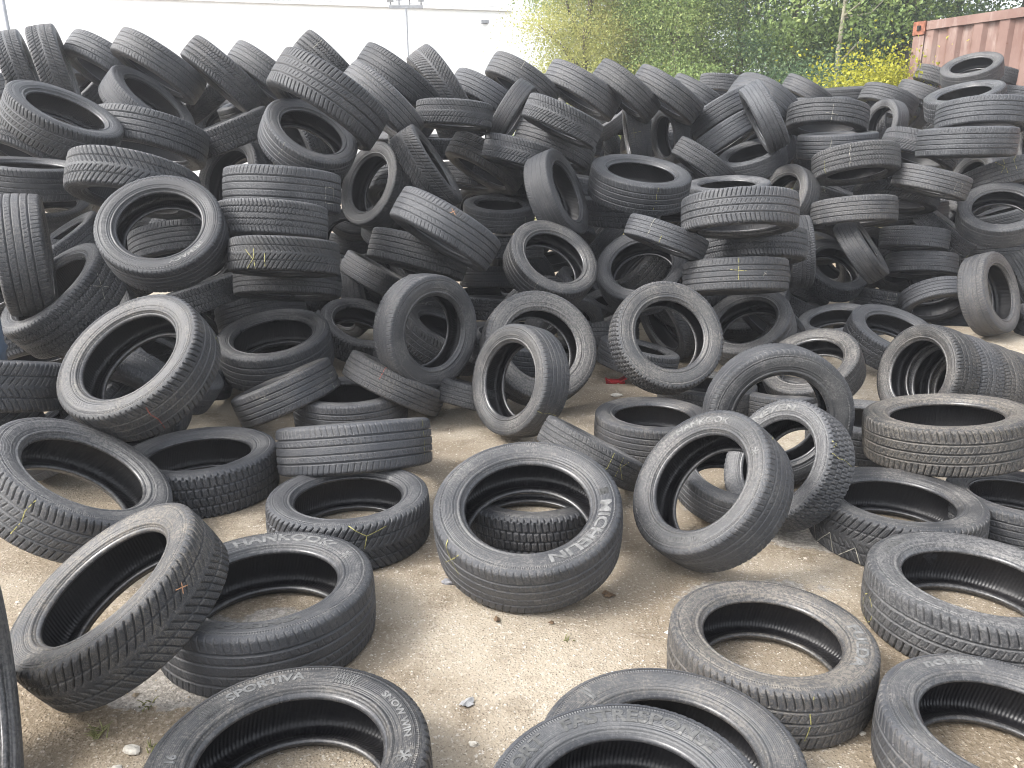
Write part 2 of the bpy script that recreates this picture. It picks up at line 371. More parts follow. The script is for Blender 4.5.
# ------------------------------------------------------------------ the tyres: centre, axis, diameter, profile, tread, dust, brown, label
TYRES = [
('A1', -3.86, 6.577, 2.148, 0.889, 0.398, 0.225, 0.646, 'm', 'v', 0.44, 0.2, 'chevron-treaded crest tyre slanting down rightward, above and left of the open pale-lettered tyre', 'tyres in the heap'),
('A2', -3.464, 6.348, 2.157, 0.906, 0.374, 0.198, 0.639, 'm', 'v', 0.67, 0.33, 'chevron-treaded crest tyre standing edge-on, directly above the big tilted tyre at top left', 'tyres in the heap'),
('A3', -3.245, 6.751, 2.21, -0.433, -0.393, -0.811, 0.682, 'm', 'r', 0.37, 0.01, 'straight-ribbed crest tyre slanting down rightward, directly above the open pale-lettered tyre', 'tyres in the heap'),
('A4', -2.687, 6.383, 2.181, -0.487, -0.287, -0.825, 0.675, 'm', 'r', 0.37, 0.46, 'straight-ribbed crest tyre slanting down rightward, above and left of the yellow-scribbled stack tyre', 'tyres in the heap'),
('A5', -2.265, 6.598, 2.129, -0.629, -0.238, -0.74, 0.695, 'm', 'z', 0.41, 0.55, 'zigzag-treaded crest tyre slanting down rightward, above and right of the open pale-lettered tyre', 'tyres in the heap'),
('A6', -1.968, 6.726, 2.13, -0.575, -0.241, -0.782, 0.674, 'm', 'r', 0.57, 0.26, 'straight-ribbed crest tyre slanting down rightward, directly above the yellow-scribbled stack tyre', 'tyres in the heap'),
('A8', -3.696, 7.224, 2.033, -0.51, -0.471, 0.72, 0.58, 'm', 'z', 0.54, 0.35, 'zigzag-treaded tyre slanting up rightward, above and right of the big tilted tyre at top left', 'tyres in the heap'),
('A9', -2.794, 5.115, 1.727, 0.507, -0.169, 0.845, 0.667, 'm', 's', 0.23, 0.08, 'big tilted tyre near the top left with a bright rim round its dark oval', 'tyres in the heap'),
('A10', -2.778, 6.305, 1.892, 0.692, -0.114, 0.713, 0.68, 'm', 'r', 0.15, 0.29, 'straight-ribbed tyre hole seen from above, right of the big tilted tyre at top left', 'tyres in the heap'),
('A11', -3.202, 7.613, 2.112, 0.603, 0.095, 0.792, 0.601, 'm', 'z', 0.12, 0.41, 'zigzag-treaded tyre slanting down rightward, right of the big tilted tyre at top left', 'tyres in the heap'),
('A12', -2.69, 7.186, 1.995, -0.541, -0.348, 0.765, 0.601, 'm', 'v', 0.39, 0.42, 'chevron-treaded tyre slanting up rightward, directly above the open pale-lettered tyre', 'tyres in the heap'),
('A13', -2.314, 7.43, 1.949, -0.284, -0.236, 0.929, 0.634, 'm', 'r', 0.36, 0.33, 'straight-ribbed tyre slanting up rightward, directly above the yellow-scribbled stack tyre', 'tyres in the heap'),
('A14', -2.157, 6.295, 1.7, -0.344, -0.184, 0.921, 0.646, 'm', 'b', 0.4, 0.48, 'blocky-treaded tyre slanting up rightward, left of the open tyre under the thick slanting one', 'tyres in the heap'),
('A15', -2.54, 5.751, 1.644, -0.143, -0.285, -0.948, 0.76, 'm', 'r', 0.47, 0.26, 'straight-ribbed tyre lying level, right of the big tilted tyre at top left', 'tyres in the heap'),
('A16', -2.255, 4.803, 1.361, -0.098, -0.34, -0.935, 0.729, 'm', 'v', 0.34, 0.39, 'broad arched tyre resting on the open lettered tyre at the upper left', 'tyres in the heap'),
('A17', -1.855, 4.212, 1.128, 0.101, -0.736, 0.669, 0.648, 'm', 'r', 0.02, 0.51, 'open tyre at the upper left with pale letters low on its sidewall', 'tyres in the heap'),
('A18', -3.373, 5.668, 1.376, 0.111, -0.074, 0.991, 0.717, 'm', 'r', 0.14, 0.24, 'straight-ribbed tyre lying level, below and left of the big tilted tyre at top left', 'tyres in the heap'),
('A19', -2.81, 4.538, 0.971, 0.885, 0.466, -0.0, 0.698, 'w', 'r', 0.64, 0.51, 'tyre standing edge-on at the left border, straight grooves running up', 'tyres in the heap'),
('A20', -3.261, 5.778, 0.895, -0.452, -0.329, 0.829, 0.633, 'm', 'z', 0.49, 0.07, 'zigzag-treaded tyre slanting up rightward, directly above the white-crossed tyre', 'tyres in the heap'),
('A20b', -3.87, 6.699, 1.091, 0.161, -0.339, 0.927, 0.608, 'm', 'r', 0.36, 0.12, 'straight-ribbed tyre hole seen from above, directly below the big tilted tyre at top left', 'tyres in the heap'),
('A21', -2.7, 4.669, 0.69, -0.431, -0.477, 0.766, 0.745, 'w', 'z', 0.63, 0.34, 'winter tyre with a white chalk cross, half behind the standing left border tyre', 'tyres in the heap'),
('A22', -1.646, 3.34, 0.625, -0.246, -0.614, 0.75, 0.681, 'm', 's', 0.4, 0.7, 'big dusty tyre at the left with a red line across its tread', 'tyres in the heap'),
('A23', -1.984, 5.072, 0.659, -0.294, -0.013, 0.956, 0.55, 'm', 'b', 0.22, 0.19, 'blocky-treaded tyre slanting up rightward, below and right of the open pale-lettered tyre', 'tyres in the heap'),
('B1', -1.38, 6.412, 2.164, -0.692, -0.166, -0.703, 0.626, 'm', 'z', 0.41, 0.32, 'zigzag-treaded crest tyre slanting down rightward, directly above the open tyre under the thick slanting one', 'tyres in the heap'),
('B2', -1.172, 5.288, 1.864, -0.507, -0.234, -0.83, 0.755, 'w', 's', 0.05, 0.38, 'thick tyre slanting across the open one under the left crest', 'tyres in the heap'),
('B3', -1.305, 5.24, 1.622, 0.492, -0.471, 0.732, 0.612, 'm', 'r', 0.2, 0.51, 'open tyre tucked under the thick slanting tyre, white line on its tread', 'tyres in the heap'),
('B4', -0.933, 5.926, 1.888, -0.648, -0.195, -0.736, 0.656, 'm', 'r', 0.8, 0.37, 'straight-ribbed tyre slanting down rightward, above and left of the steep winter tyre', 'tyres in the heap'),
('B5', -0.878, 6.416, 2.08, -0.572, -0.146, -0.807, 0.681, 'm', 'r', 0, 0.09, 'straight-ribbed crest tyre slanting down rightward, directly above the steep winter tyre', 'tyres in the heap'),
('B6', -0.577, 6.707, 2.062, -0.805, -0.162, -0.571, 0.672, 'm', 'v', 0.75, 0.5, 'chevron-treaded crest tyre slanting down rightward, directly above the steep winter tyre', 'tyres in the heap'),
('B7', -0.229, 7.237, 2.01, -0.492, -0.164, -0.855, 0.672, 'm', 'r', 0.02, 0.31, 'straight-ribbed crest tyre slanting down rightward, directly above the brown arched tyre in mid heap', 'tyres in the heap'),
('B8', 0.092, 7.354, 2.152, -0.517, -0.127, -0.847, 0.676, 'm', 'r', 0.39, 0.46, 'straight-ribbed crest tyre slanting down rightward, above and left of the slim upright yellow-crossed tyre', 'tyres in the heap'),
('B9', -0.428, 6.106, 1.822, -0.051, -0.056, -0.997, 0.571, 'm', 'v', 0.29, 0.32, 'chevron-treaded tyre lying level, above and left of the brown arched tyre in mid heap', 'tyres in the heap'),
('B10', -0.015, 6.729, 1.862, 0.84, -0.109, -0.532, 0.573, 'n', 'w', 0.4, 0.47, 'worn smooth tyre slanting up rightward, directly above the small flat open tyre', 'tyres in the heap'),
('B13', -0.217, 6.726, 1.47, -0.49, -0.228, -0.842, 0.685, 'm', 's', 0.7, 0.9, 'brownish arched tyre tipped to show its dark inside, upper middle of the heap', 'tyres in the heap'),
('B14', -0.357, 7.316, 1.347, -0.146, -0.132, -0.98, 0.608, 'm', 'z', 0.73, 0.23, 'zigzag-treaded tyre lying level, below and left of the brown arched tyre in mid heap', 'tyres in the heap'),
('B15', -0.11, 6.731, 1.069, 0.041, -0.196, 0.98, 0.608, 'm', 'w', 0.61, 0.08, 'small flat open tyre in the middle of the heap with a white line', 'tyres in the heap'),
('B16', -0.593, 5.661, 1.436, 0.837, -0.046, 0.545, 0.626, 'm', 'v', 0.33, 0.48, 'tall winter tyre slanting steeply in the middle of the left heap', 'tyres in the heap'),
('B17', -0.724, 7.622, 1.625, 0.037, -0.1, 0.994, 0.607, 'm', 'b', 0.75, 0.02, 'blocky-treaded tyre lying level, directly above the steep winter tyre', 'tyres in the heap'),
('B18', -1.043, 6.214, 1.302, -0.641, -0.678, 0.36, 0.665, 'm', 'r', 0.37, 0.4, 'straight-ribbed tyre open side to us, left of the steep winter tyre', 'tyres in the heap'),
('B19', -1.382, 4.844, 1.316, -0.041, -0.14, -0.989, 0.688, 'w', 'r', 0.38, 0.18, 'top tyre of the left stack with a white square chalked at its right end', 'tyres in the heap'),
('B20', -1.387, 4.61, 1.156, -0.027, -0.191, -0.981, 0.627, 'm', 'z', 0.83, 0.28, 'second tyre of the left stack, plain zigzag tread', 'tyres in the heap'),
('B21', -1.252, 4.319, 0.984, -0.019, -0.213, -0.977, 0.597, 'm', 'v', 0.04, 0.55, 'third tyre of the left stack with a yellow scribble on its tread', 'tyres in the heap'),
('B22', -1.401, 4.866, 0.758, -0.005, -0.259, -0.966, 0.655, 'n', 'r', 0.39, 0.33, 'bottom tyre of the left stack, thin and dark', 'tyres in the heap'),
('B23', -1.775, 5.46, 0.444, 0.235, -0.272, -0.933, 0.625, 'm', 'r', 0.49, 0.02, 'curved tyre tipped over the open tyre below the left stack', 'tyres in the heap'),
('B24', -1.526, 4.91, 0.327, -0.035, -0.269, 0.963, 0.724, 'w', 'r', 0.49, 0.34, 'open tyre tilted toward us below the left stack', 'tyres in the heap'),
('B25', -1.509, 7.454, 0.714, 0.204, 0.143, 0.968, 0.567, 'm', 'r', 0.61, 0.09, 'straight-ribbed tyre lying level, right of the yellow-scribbled stack tyre', 'tyres in the heap'),
('B26', -1.162, 5.839, 0.246, 0.328, -0.343, 0.88, 0.639, 'm', 'b', 0.81, 0.17, 'blocky-treaded tyre open side to us, left of the large round tyre left of centre', 'tyres in the heap'),
('B27', -1.059, 6.07, 0.627, 0.494, 0.138, 0.859, 0.571, 'm', 'r', 0.53, 0.53, 'straight-ribbed tyre slanting down rightward, above and left of the large round tyre left of centre', 'tyres in the heap'),
('B28', -0.648, 5.444, 0.87, -0.25, -0.21, -0.945, 0.69, 'm', 'r', 0.58, 0.25, 'straight-ribbed tyre slanting down rightward, below and left of the big ribbed tyre with orange blotch', 'tyres in the heap'),
('B29', -0.407, 4.858, 1.089, -0.498, -0.235, -0.834, 0.689, 'm', 'r', 0.3, 0.29, 'big ribbed tyre with an orange blotch slanting down in the left-centre heap', 'tyres in the heap'),
('B30', -0.173, 7.14, 0.473, 0.003, 0.142, 0.99, 0.613, 'm', 'r', 0.25, 0.31, 'straight-ribbed tyre lying level, left of the tilted light-rimmed tyre', 'tyres in the heap'),
('B31', -0.14, 6.784, 0.253, 0.038, 0.112, 0.993, 0.617, 'm', 'z', 0.21, 0.34, 'zigzag-treaded tyre lying level, below and left of the tilted light-rimmed tyre', 'tyres in the heap'),
('B32', -0.036, 6.82, 0.781, 0.001, 0.07, 0.998, 0.627, 'm', 'z', 0.64, 0.24, 'zigzag-treaded tyre lying level, directly below the small flat open tyre', 'tyres in the heap'),
('B33', -0.491, 4.415, 0.553, 0.715, -0.697, 0.053, 0.658, 'n', 'r', 0.33, 0.4, 'large round tyre facing us left of centre, leaning against the heap', 'tyres in the heap'),
('B34', 0.262, 5.334, 0.819, 0.349, -0.615, 0.707, 0.643, 'm', 'r', 0.43, 0.54, 'tilted tyre with light rim and a white line, above the standing pair', 'tyres in the heap'),
('B35', 0.161, 4.678, 0.385, 0.272, -0.785, 0.557, 0.721, 'n', 'r', 0.95, 0.5, 'pale grey dusty tyre standing behind the open narrow tyre at the heap foot', 'tyres in the heap'),
('B36', 0.039, 4.11, 0.339, -0.742, -0.609, 0.28, 0.618, 'm', 'r', 0.39, 0.53, 'tyre standing on the ground with its opening to the left and a yellow line', 'tyres lying in front of the heap'),
('J1', -1.308, 4.338, 0.207, -0.388, 0.081, 0.918, 0.61, 'm', 'r', 0.41, 0.62, 'narrow tyre slanting up rightward on the ground, small white square near its end', 'tyres lying in front of the heap'),
('J2', -0.696, 4.464, 0.224, 0.427, 0.242, 0.871, 0.623, 'n', 'r', 0.69, 0.65, 'slim tyre slanting down to the right with one short red tick on its tread', 'tyres lying in front of the heap'),
('J3', -0.953, 4.405, 0.102, 0.0, 0.0, 1.0, 0.666, 'm', 'r', 0.45, 0.33, 'tyre lying flat on the ground beneath the two slanting slim tyres', 'tyres lying in front of the heap'),
('J4', -0.254, 4.479, 0.146, 0.26, 0.242, 0.935, 0.456, 'm', 'r', 0.26, 0.37, 'dark tyre lying flat in shadow between two upright tyres at the heap foot', 'tyres in the heap'),
('J5', -0.733, 3.432, 0.215, -0.077, 0.301, 0.95, 0.715, 'm', 'r', 0.26, 0.49, 'straight-ribbed tyre lying on top of a flat winter tyre, tread toward us', 'tyres lying in front of the heap'),
('J6', -0.667, 2.933, 0.101, 0.0, 0.0, 1.0, 0.657, 'm', 'v', 0.33, 0.31, 'winter tyre lying flat on the ground with a straight-ribbed tyre on top', 'tyres lying in front of the heap'),
('G1', 0.956, 6.057, 1.329, 0.094, -0.301, 0.949, 0.76, 'm', 'r', 0.1, 0.03, 'tilted open tyre in mid heap with a long yellow chalk line', 'tyres in the heap'),
('G2', 0.857, 6.586, 1.086, 0.052, 0.003, 0.999, 0.709, 'm', 'z', 0.19, 0.14, 'zigzag-treaded tyre lying level, below and left of the yellow-lined open tyre', 'tyres in the heap'),
('G3', 0.325, 5.781, 1.253, 0.846, -0.374, 0.38, 0.649, 'm', 'w', 0, 0.25, 'smooth wide tyre standing with its opening to the right, middle of the heap', 'tyres in the heap'),
('G4', 1.032, 5.294, 1.0, -0.35, -0.109, -0.93, 0.563, 'n', 'r', 0.27, 0.2, 'narrow tyre slanting over an open one with white and yellow chalk lines', 'tyres in the heap'),
('G5', 0.955, 5.707, 0.716, -0.282, -0.638, 0.716, 0.669, 'm', 'r', 0.32, 0.17, 'open tyre beneath the narrow chalked one in mid heap', 'tyres in the heap'),
('G6', 0.82, 7.501, 0.709, -0.78, 0.063, 0.623, 0.604, 'm', 'z', 0.24, 0.17, 'zigzag-treaded tyre slanting up rightward, above and right of the tilted light-rimmed tyre', 'tyres in the heap'),
('G7', 1.754, 6.541, 1.229, -0.076, -0.136, 0.988, 0.684, 'm', 'r', 0.62, 0.21, 'straight-ribbed tyre lying level, above and left of the neat stack right of centre', 'tyres in the heap'),
('G8', 1.453, 5.098, 1.17, 0.014, -0.23, -0.973, 0.73, 'm', 's', 0.43, 0.31, 'top tyre of the neat stack right of centre', 'tyres in the heap'),
('G9', 1.748, 5.688, 0.898, 0.008, -0.251, -0.968, 0.729, 'm', 'z', 0.37, 0.4, 'zigzag tyre in the middle of the neat stack right of centre', 'tyres in the heap'),
('G10', 1.487, 5.196, 0.752, 0.017, -0.218, -0.976, 0.687, 'm', 'r', 0.37, 0.44, 'bottom tyre of the neat stack right of centre with a yellow cross', 'tyres in the heap'),
('G11', 2.435, 6.67, 0.752, -0.974, 0.194, -0.114, 0.611, 'm', 'z', 0.55, 0.13, 'zigzag-treaded tyre standing edge-on, right of the neat stack right of centre', 'tyres in the heap'),
('G12', 1.696, 5.479, 0.344, -0.45, -0.438, 0.778, 0.638, 'm', 'r', 0.5, 0.38, 'open tyre facing us under the neat stack', 'tyres in the heap'),
('G13', 0.907, 4.498, 0.493, 0.179, -0.846, 0.503, 0.667, 'n', 'b', 0.5, 0.6, 'knobbly-shouldered tyre standing at the heap foot with its open face toward us', 'tyres in the heap'),
('G14', 0.677, 6.0, 0.188, -0.007, 0.214, 0.977, 0.641, 'm', 'r', 0.34, 0.46, 'straight-ribbed tyre lying level, left of the knobbly upright tyre', 'tyres in the heap'),
('G14b', 0.895, 5.392, 0.15, 0.219, 0.027, 0.975, 0.578, 'm', 'z', 0.58, 0.24, 'zigzag-treaded tyre slanting down rightward, below and left of the knobbly upright tyre', 'tyres in the heap'),
('G15', 1.228, 4.717, 0.081, 0.0, 0.0, 1.0, 0.615, 'n', 'r', 0.49, 0.49, 'small open tyre flat on the ground right of the knobbly upright tyre', 'tyres lying in front of the heap'),
('G16', 0.763, 4.012, 0.096, 0.0, 0.0, 1.0, 0.629, 'm', 'r', 0.32, 0.66, 'open tyre flat on the ground behind the propped middle tyre', 'tyres lying in front of the heap'),
('G17', 0.369, 3.397, 0.193, 0.469, 0.222, 0.855, 0.521, 'n', 'r', 0.58, 0.42, 'narrow tyre leaning behind the propped middle tyre, tread scribbled yellow', 'tyres lying in front of the heap'),
('G18', 1.251, 3.502, 0.341, -0.025, -0.999, 0.024, 0.677, 'n', 'r', 0.28, 0.37, 'thin-walled tyre standing like a hoop above the leaning ones on the right', 'tyres lying in front of the heap'),
('G19', 1.87, 4.699, 0.245, -0.456, -0.308, 0.835, 0.607, 'm', 'r', 0.7, 0.6, 'grey dusty tyre with oval opening behind the hoop-like standing tyre', 'tyres in the heap'),
('G20', 1.648, 4.668, 0.076, 0.0, 0.0, 1.0, 0.581, 'n', 'r', 0.4, 0.76, 'small flat tyre seen through the hoop-like standing tyre', 'tyres lying in front of the heap'),
('G21', 1.139, 3.023, 0.285, -0.793, -0.349, 0.5, 0.54, 'm', 'b', 0.7, 0.3, 'blocky winter tyre lettered NEXEN leaning behind the front leaning tyre', 'tyres lying in front of the heap'),
('G22', 0.752, 2.744, 0.296, -0.692, -0.341, 0.636, 0.612, 'm', 'r', 0.45, 0.5, 'front leaning tyre with dark wing and snowflake on its sidewall, right of centre', 'tyres lying in front of the heap'),
('G23', 0.966, 3.185, 0.144, 0.069, -0.276, 0.959, 0.499, 'm', 'r', 0.48, 0.37, 'pale-rimmed tyre lying flat, seen through the front leaning tyre', 'tyres lying in front of the heap'),
('G24', 1.562, 2.909, 0.1, 0.0, 0.0, 1.0, 0.656, 'm', 'v', 0.35, 0.5, 'wide chevron tyre lying flat on the right with white zigzags chalked on its tread', 'tyres lying in front of the heap'),
('G25', 1.984, 3.369, 0.304, -0.109, 0.081, 0.991, 0.702, 'm', 's', 0.75, 0.9, 'brownish open tyre lying flat on top of another at the right edge', 'tyres lying in front of the heap'),
('G26', 2.126, 3.01, 0.085, 0.0, 0.0, 1.0, 0.559, 'm', 'r', 0.27, 0.53, 'tyre pinned beneath the brownish open tyre at the right edge', 'tyres lying in front of the heap'),
('G27', 2.394, 4.348, 0.306, -0.931, -0.262, 0.255, 0.586, 'm', 'z', 0.5, 0.6, 'first tyre of the toppled row on the right, its wide opening toward us', 'tyres lying in front of the heap'),
('G27b', 2.561, 4.395, 0.249, -0.931, -0.262, 0.255, 0.586, 'm', 'z', 0.52, 0.39, 'second tyre of the toppled row on the right, behind the open one', 'tyres lying in front of the heap'),
('G27c', 2.728, 4.442, 0.191, -0.931, -0.262, 0.255, 0.586, 'm', 'z', 0.9, 0.78, 'third tyre of the toppled row on the right', 'tyres lying in front of the heap'),
('G27d', 2.895, 4.489, 0.133, -0.931, -0.262, 0.255, 0.586, 'm', 'z', 0.43, 0.84, 'last tyre of the toppled row, cut by the right edge', 'tyres lying in front of the heap'),
('G28', 2.791, 5.59, 0.234, 0.157, -0.371, 0.915, 0.684, 'm', 'z', 0, 0.51, 'coarse tyre leaning back with dark oval opening at the right heap foot', 'tyres in the heap'),
('G29', 2.676, 6.336, 0.176, -0.258, -0.159, 0.953, 0.593, 'm', 'r', 0.62, 0.12, 'straight-ribbed tyre hole seen from above, left of the coarse leaning-back tyre', 'tyres in the heap'),
('G30', 3.503, 7.226, 0.233, 0.132, 0.07, 0.989, 0.632, 'm', 'z', 0.41, 0.36, 'zigzag-treaded tyre slanting down rightward, directly above the coarse leaning-back tyre', 'tyres in the heap'),
('G31', 3.65, 6.67, 0.341, 0.014, -0.614, -0.789, 0.57, 'm', 'r', 0.04, 0.29, 'tyre tipped face down, showing its dark inside at the right heap foot', 'tyres in the heap'),
('G32', 3.735, 7.147, 0.581, -0.064, -0.249, -0.966, 0.603, 'm', 'r', 0.38, 0.13, 'straight-ribbed tyre lying level, above and left of the lone standing tyre', 'tyres in the heap'),
('G33', 3.637, 7.144, 0.816, -0.097, -0.163, -0.982, 0.579, 'm', 'z', 0.6, 0.04, 'zigzag-treaded tyre lying level, below and right of the level ribbed tyre low right', 'tyres in the heap'),
('G34', 2.972, 6.701, 0.766, 0.713, -0.365, 0.599, 0.596, 'm', 'r', 0.28, 0.45, 'straight-ribbed tyre slanting down rightward, directly below the level ribbed tyre low right', 'tyres in the heap'),
('G35', 2.975, 7.239, 0.521, 0.132, -0.654, 0.745, 0.636, 'm', 'b', 0.33, 0.02, 'blocky-treaded tyre open side to us, directly below the level ribbed tyre low right', 'tyres in the heap'),
('G36', 2.879, 6.72, 1.077, 0.038, -0.192, -0.981, 0.684, 'm', 'r', 0.67, 0.51, 'level ribbed tyre low in the right heap', 'tyres in the heap'),
('G37', 3.557, 7.425, 1.2, -0.182, -0.183, -0.966, 0.737, 'm', 'v', 0.24, 0.49, 'chevron-treaded tyre slanting down rightward, above and right of the level ribbed tyre low right', 'tyres in the heap'),
('G38', 4.095, 7.499, 0.846, 0.517, -0.313, 0.797, 0.596, 'm', 'b', 0.63, 0.01, 'blocky-treaded tyre slanting down rightward, left of the wide open right-edge tyre', 'tyres in the heap'),
('G39', 4.08, 8.136, 0.974, -0.087, 0.108, 0.99, 0.676, 'm', 'r', 0.27, 0.41, 'straight-ribbed tyre lying level, right of the level ribbed tyre low right', 'tyres in the heap'),
('G40', 3.722, 6.042, 0.496, 0.576, -0.743, 0.342, 0.647, 'm', 'r', 0.5, 0.7, 'tyre standing upright by itself on the ground at the right edge of the heap', 'tyres lying in front of the heap'),
('G41', 4.229, 6.911, 1.048, -0.295, -0.522, 0.8, 0.666, 'm', 'w', 0.57, 0.29, 'wide open tyre near the right edge with another tread visible inside', 'tyres in the heap'),
('G41b', 5.171, 8.338, 0.916, -0.311, 0.095, 0.946, 0.642, 'm', 'r', 0.01, 0.34, 'straight-ribbed tyre lying level, below and right of the wide open right-edge tyre', 'tyres in the heap'),
('G42', 4.912, 7.755, 0.616, -0.075, 0.16, 0.984, 0.758, 'm', 'r', 0.66, 0.19, 'straight-ribbed tyre lying level, directly below the wide open right-edge tyre', 'tyres in the heap'),
('G43', 4.734, 7.166, 0.415, -0.833, 0.313, -0.456, 0.611, 'm', 'r', 0.41, 0.26, 'straight-ribbed tyre standing edge-on, right of the lone standing tyre', 'tyres in the heap'),
('G44', 4.838, 8.408, 0.448, -0.152, 0.01, 0.988, 0.617, 'm', 'r', 0.82, 0.43, 'straight-ribbed tyre lying level, below and left of the wide open right-edge tyre', 'tyres in the heap'),
('G45', 2.642, 7.199, 0.199, 0.411, -0.081, 0.908, 0.572, 'm', 'b', 0.34, 0.29, 'blocky-treaded tyre slanting down rightward, below and right of the neat stack right of centre', 'tyres in the heap'),
('G46', 3.086, 7.879, 1.166, 0.285, -0.165, 0.944, 0.641, 'm', 'r', 0.53, 0.45, 'straight-ribbed tyre slanting down rightward, above and left of the level ribbed tyre low right', 'tyres in the heap'),
('G47', 2.424, 7.082, 1.169, -0.84, -0.404, 0.364, 0.597, 'm', 'w', 0.59, 0.51, 'worn smooth tyre open side to us, left of the level ribbed tyre low right', 'tyres in the heap'),
('C1', 0.628, 7.447, 2.099, -0.493, -0.046, -0.869, 0.723, 'm', 'r', 0.73, 0.44, 'straight-ribbed crest tyre slanting down rightward, above and left of the yellow-lined open tyre', 'tyres in the heap'),
('C2', 1.017, 7.408, 2.091, -0.611, 0.006, -0.792, 0.667, 'm', 'r', 0.43, 0.35, 'straight-ribbed crest tyre slanting down rightward, directly above the slim upright yellow-crossed tyre', 'tyres in the heap'),
('C3', 1.389, 7.434, 2.061, -0.543, 0.023, -0.839, 0.679, 'm', 'r', 0.4, 0.47, 'straight-ribbed crest tyre slanting down rightward, above and right of the slim upright yellow-crossed tyre', 'tyres in the heap'),
('C4', 1.915, 8.472, 2.097, -0.52, 0.035, -0.854, 0.674, 'm', 'r', 0.57, 0.15, 'straight-ribbed crest tyre slanting down rightward, left of the smooth arched crest tyre', 'tyres in the heap'),
('C5', 2.395, 9.355, 2.308, -0.145, -0.022, -0.989, 0.581, 'm', 'z', 0.47, 0.29, 'zigzag-treaded crest tyre slanting down rightward, above and left of the smooth arched crest tyre', 'tyres in the heap'),
('C6', 2.455, 8.05, 2.0, -0.58, -0.166, -0.797, 0.76, 'm', 'w', 0.22, 0.43, 'smooth arched tyre standing on the crest behind a bald upright one', 'tyres in the heap'),
('C7', 2.175, 7.107, 1.86, -0.848, 0.175, -0.5, 0.621, 'm', 'r', 0.53, 0.0, 'straight-ribbed tyre slanting down rightward, directly below the smooth arched crest tyre', 'tyres in the heap'),
('C8', 1.965, 7.742, 1.916, 0.472, -0.218, -0.854, 0.67, 'm', 'r', 0.52, 0.07, 'straight-ribbed tyre slanting up rightward, left of the smooth arched crest tyre', 'tyres in the heap'),
('C9', 1.979, 7.629, 1.703, 0.519, -0.221, -0.825, 0.656, 'm', 'r', 0.46, 0.04, 'straight-ribbed tyre slanting up rightward, below and left of the smooth arched crest tyre', 'tyres in the heap'),
('C10', 2.219, 7.502, 1.498, -0.355, -0.251, 0.9, 0.624, 'm', 'r', 0.81, 0.05, 'straight-ribbed tyre hole seen from above, directly below the smooth arched crest tyre', 'tyres in the heap'),
('C11', 1.671, 7.093, 1.478, -0.552, 0.038, -0.833, 0.577, 'm', 'z', 0.36, 0.28, 'zigzag-treaded tyre slanting down rightward, right of the yellow-lined open tyre', 'tyres in the heap'),
('C12', 1.76, 8.924, 1.367, 0.435, -0.126, 0.892, 0.59, 'm', 'z', 0.35, 0.19, 'zigzag-treaded tyre slanting down rightward, below and right of the slim upright yellow-crossed tyre', 'tyres in the heap'),
('C13', 1.198, 7.846, 1.734, -0.982, 0.05, -0.184, 0.575, 'w', 'r', 0.58, 0.36, 'slim upright tyre with a yellow cross beside an open one, upper middle heap', 'tyres in the heap'),
('C14', 1.533, 7.887, 1.726, -0.947, -0.29, -0.138, 0.559, 'm', 'r', 0.26, 0.11, 'straight-ribbed tyre hole turned sideways, right of the slim upright yellow-crossed tyre', 'tyres in the heap'),
('C15', 1.095, 8.99, 1.662, 0.827, -0.198, 0.526, 0.621, 'm', 'r', 0.32, 0.18, 'straight-ribbed tyre slanting down rightward, below and left of the slim upright yellow-crossed tyre', 'tyres in the heap'),
('C16', 1.087, 8.503, 1.914, -0.616, -0.134, 0.776, 0.578, 'n', 'w', 0.6, 0.39, 'worn smooth tyre slanting up rightward, above and left of the slim upright yellow-crossed tyre', 'tyres in the heap'),
('C17', 1.605, 8.949, 1.951, -0.631, -0.067, 0.773, 0.604, 'n', 'w', 0.6, 0.21, 'worn smooth tyre slanting up rightward, above and right of the slim upright yellow-crossed tyre', 'tyres in the heap'),
('C18', 0.367, 5.98, 1.771, -0.407, -0.039, -0.912, 0.593, 'm', 'v', 0.53, 0.21, 'chevron-treaded tyre slanting down rightward, left of the slim upright yellow-crossed tyre', 'tyres in the heap'),
('C19', 0.342, 6.572, 1.619, -0.379, -0.103, -0.92, 0.661, 'm', 'r', 0.48, 0.33, 'straight-ribbed tyre slanting down rightward, right of the brown arched tyre in mid heap', 'tyres in the heap'),
('C20', 0.689, 7.593, 1.253, 0.146, -0.034, 0.989, 0.647, 'm', 'r', 0.46, 0.44, 'straight-ribbed tyre lying level, left of the yellow-lined open tyre', 'tyres in the heap'),
('C21', 0.297, 7.05, 1.271, 0.894, -0.111, 0.434, 0.702, 'm', 'r', 0.23, 0.34, 'straight-ribbed tyre slanting down rightward, above and right of the small flat open tyre', 'tyres in the heap'),
('C23', 0.076, 6.203, 1.537, -0.255, -0.078, -0.964, 0.607, 'm', 'v', 0.24, 0.27, 'chevron-treaded tyre slanting down rightward, right of the brown arched tyre in mid heap', 'tyres in the heap'),
('D1', 3.386, 9.508, 2.233, -0.483, 0.091, -0.871, 0.612, 'm', 'r', 0.5, 0.39, 'straight-ribbed crest tyre slanting down rightward, above and left of the arched white-crossed tyre', 'tyres in the heap'),
('D2', 4.222, 10.375, 2.273, -0.06, -0.087, 0.994, 0.693, 'm', 'z', 0.15, 0.25, 'zigzag-treaded crest tyre lying level, above and right of the arched white-crossed tyre', 'tyres in the heap'),
('D3', 4.429, 9.749, 2.171, -0.38, -0.03, -0.924, 0.66, 'm', 'r', 0.57, 0.13, 'straight-ribbed crest tyre slanting down rightward, right of the arched white-crossed tyre', 'tyres in the heap'),
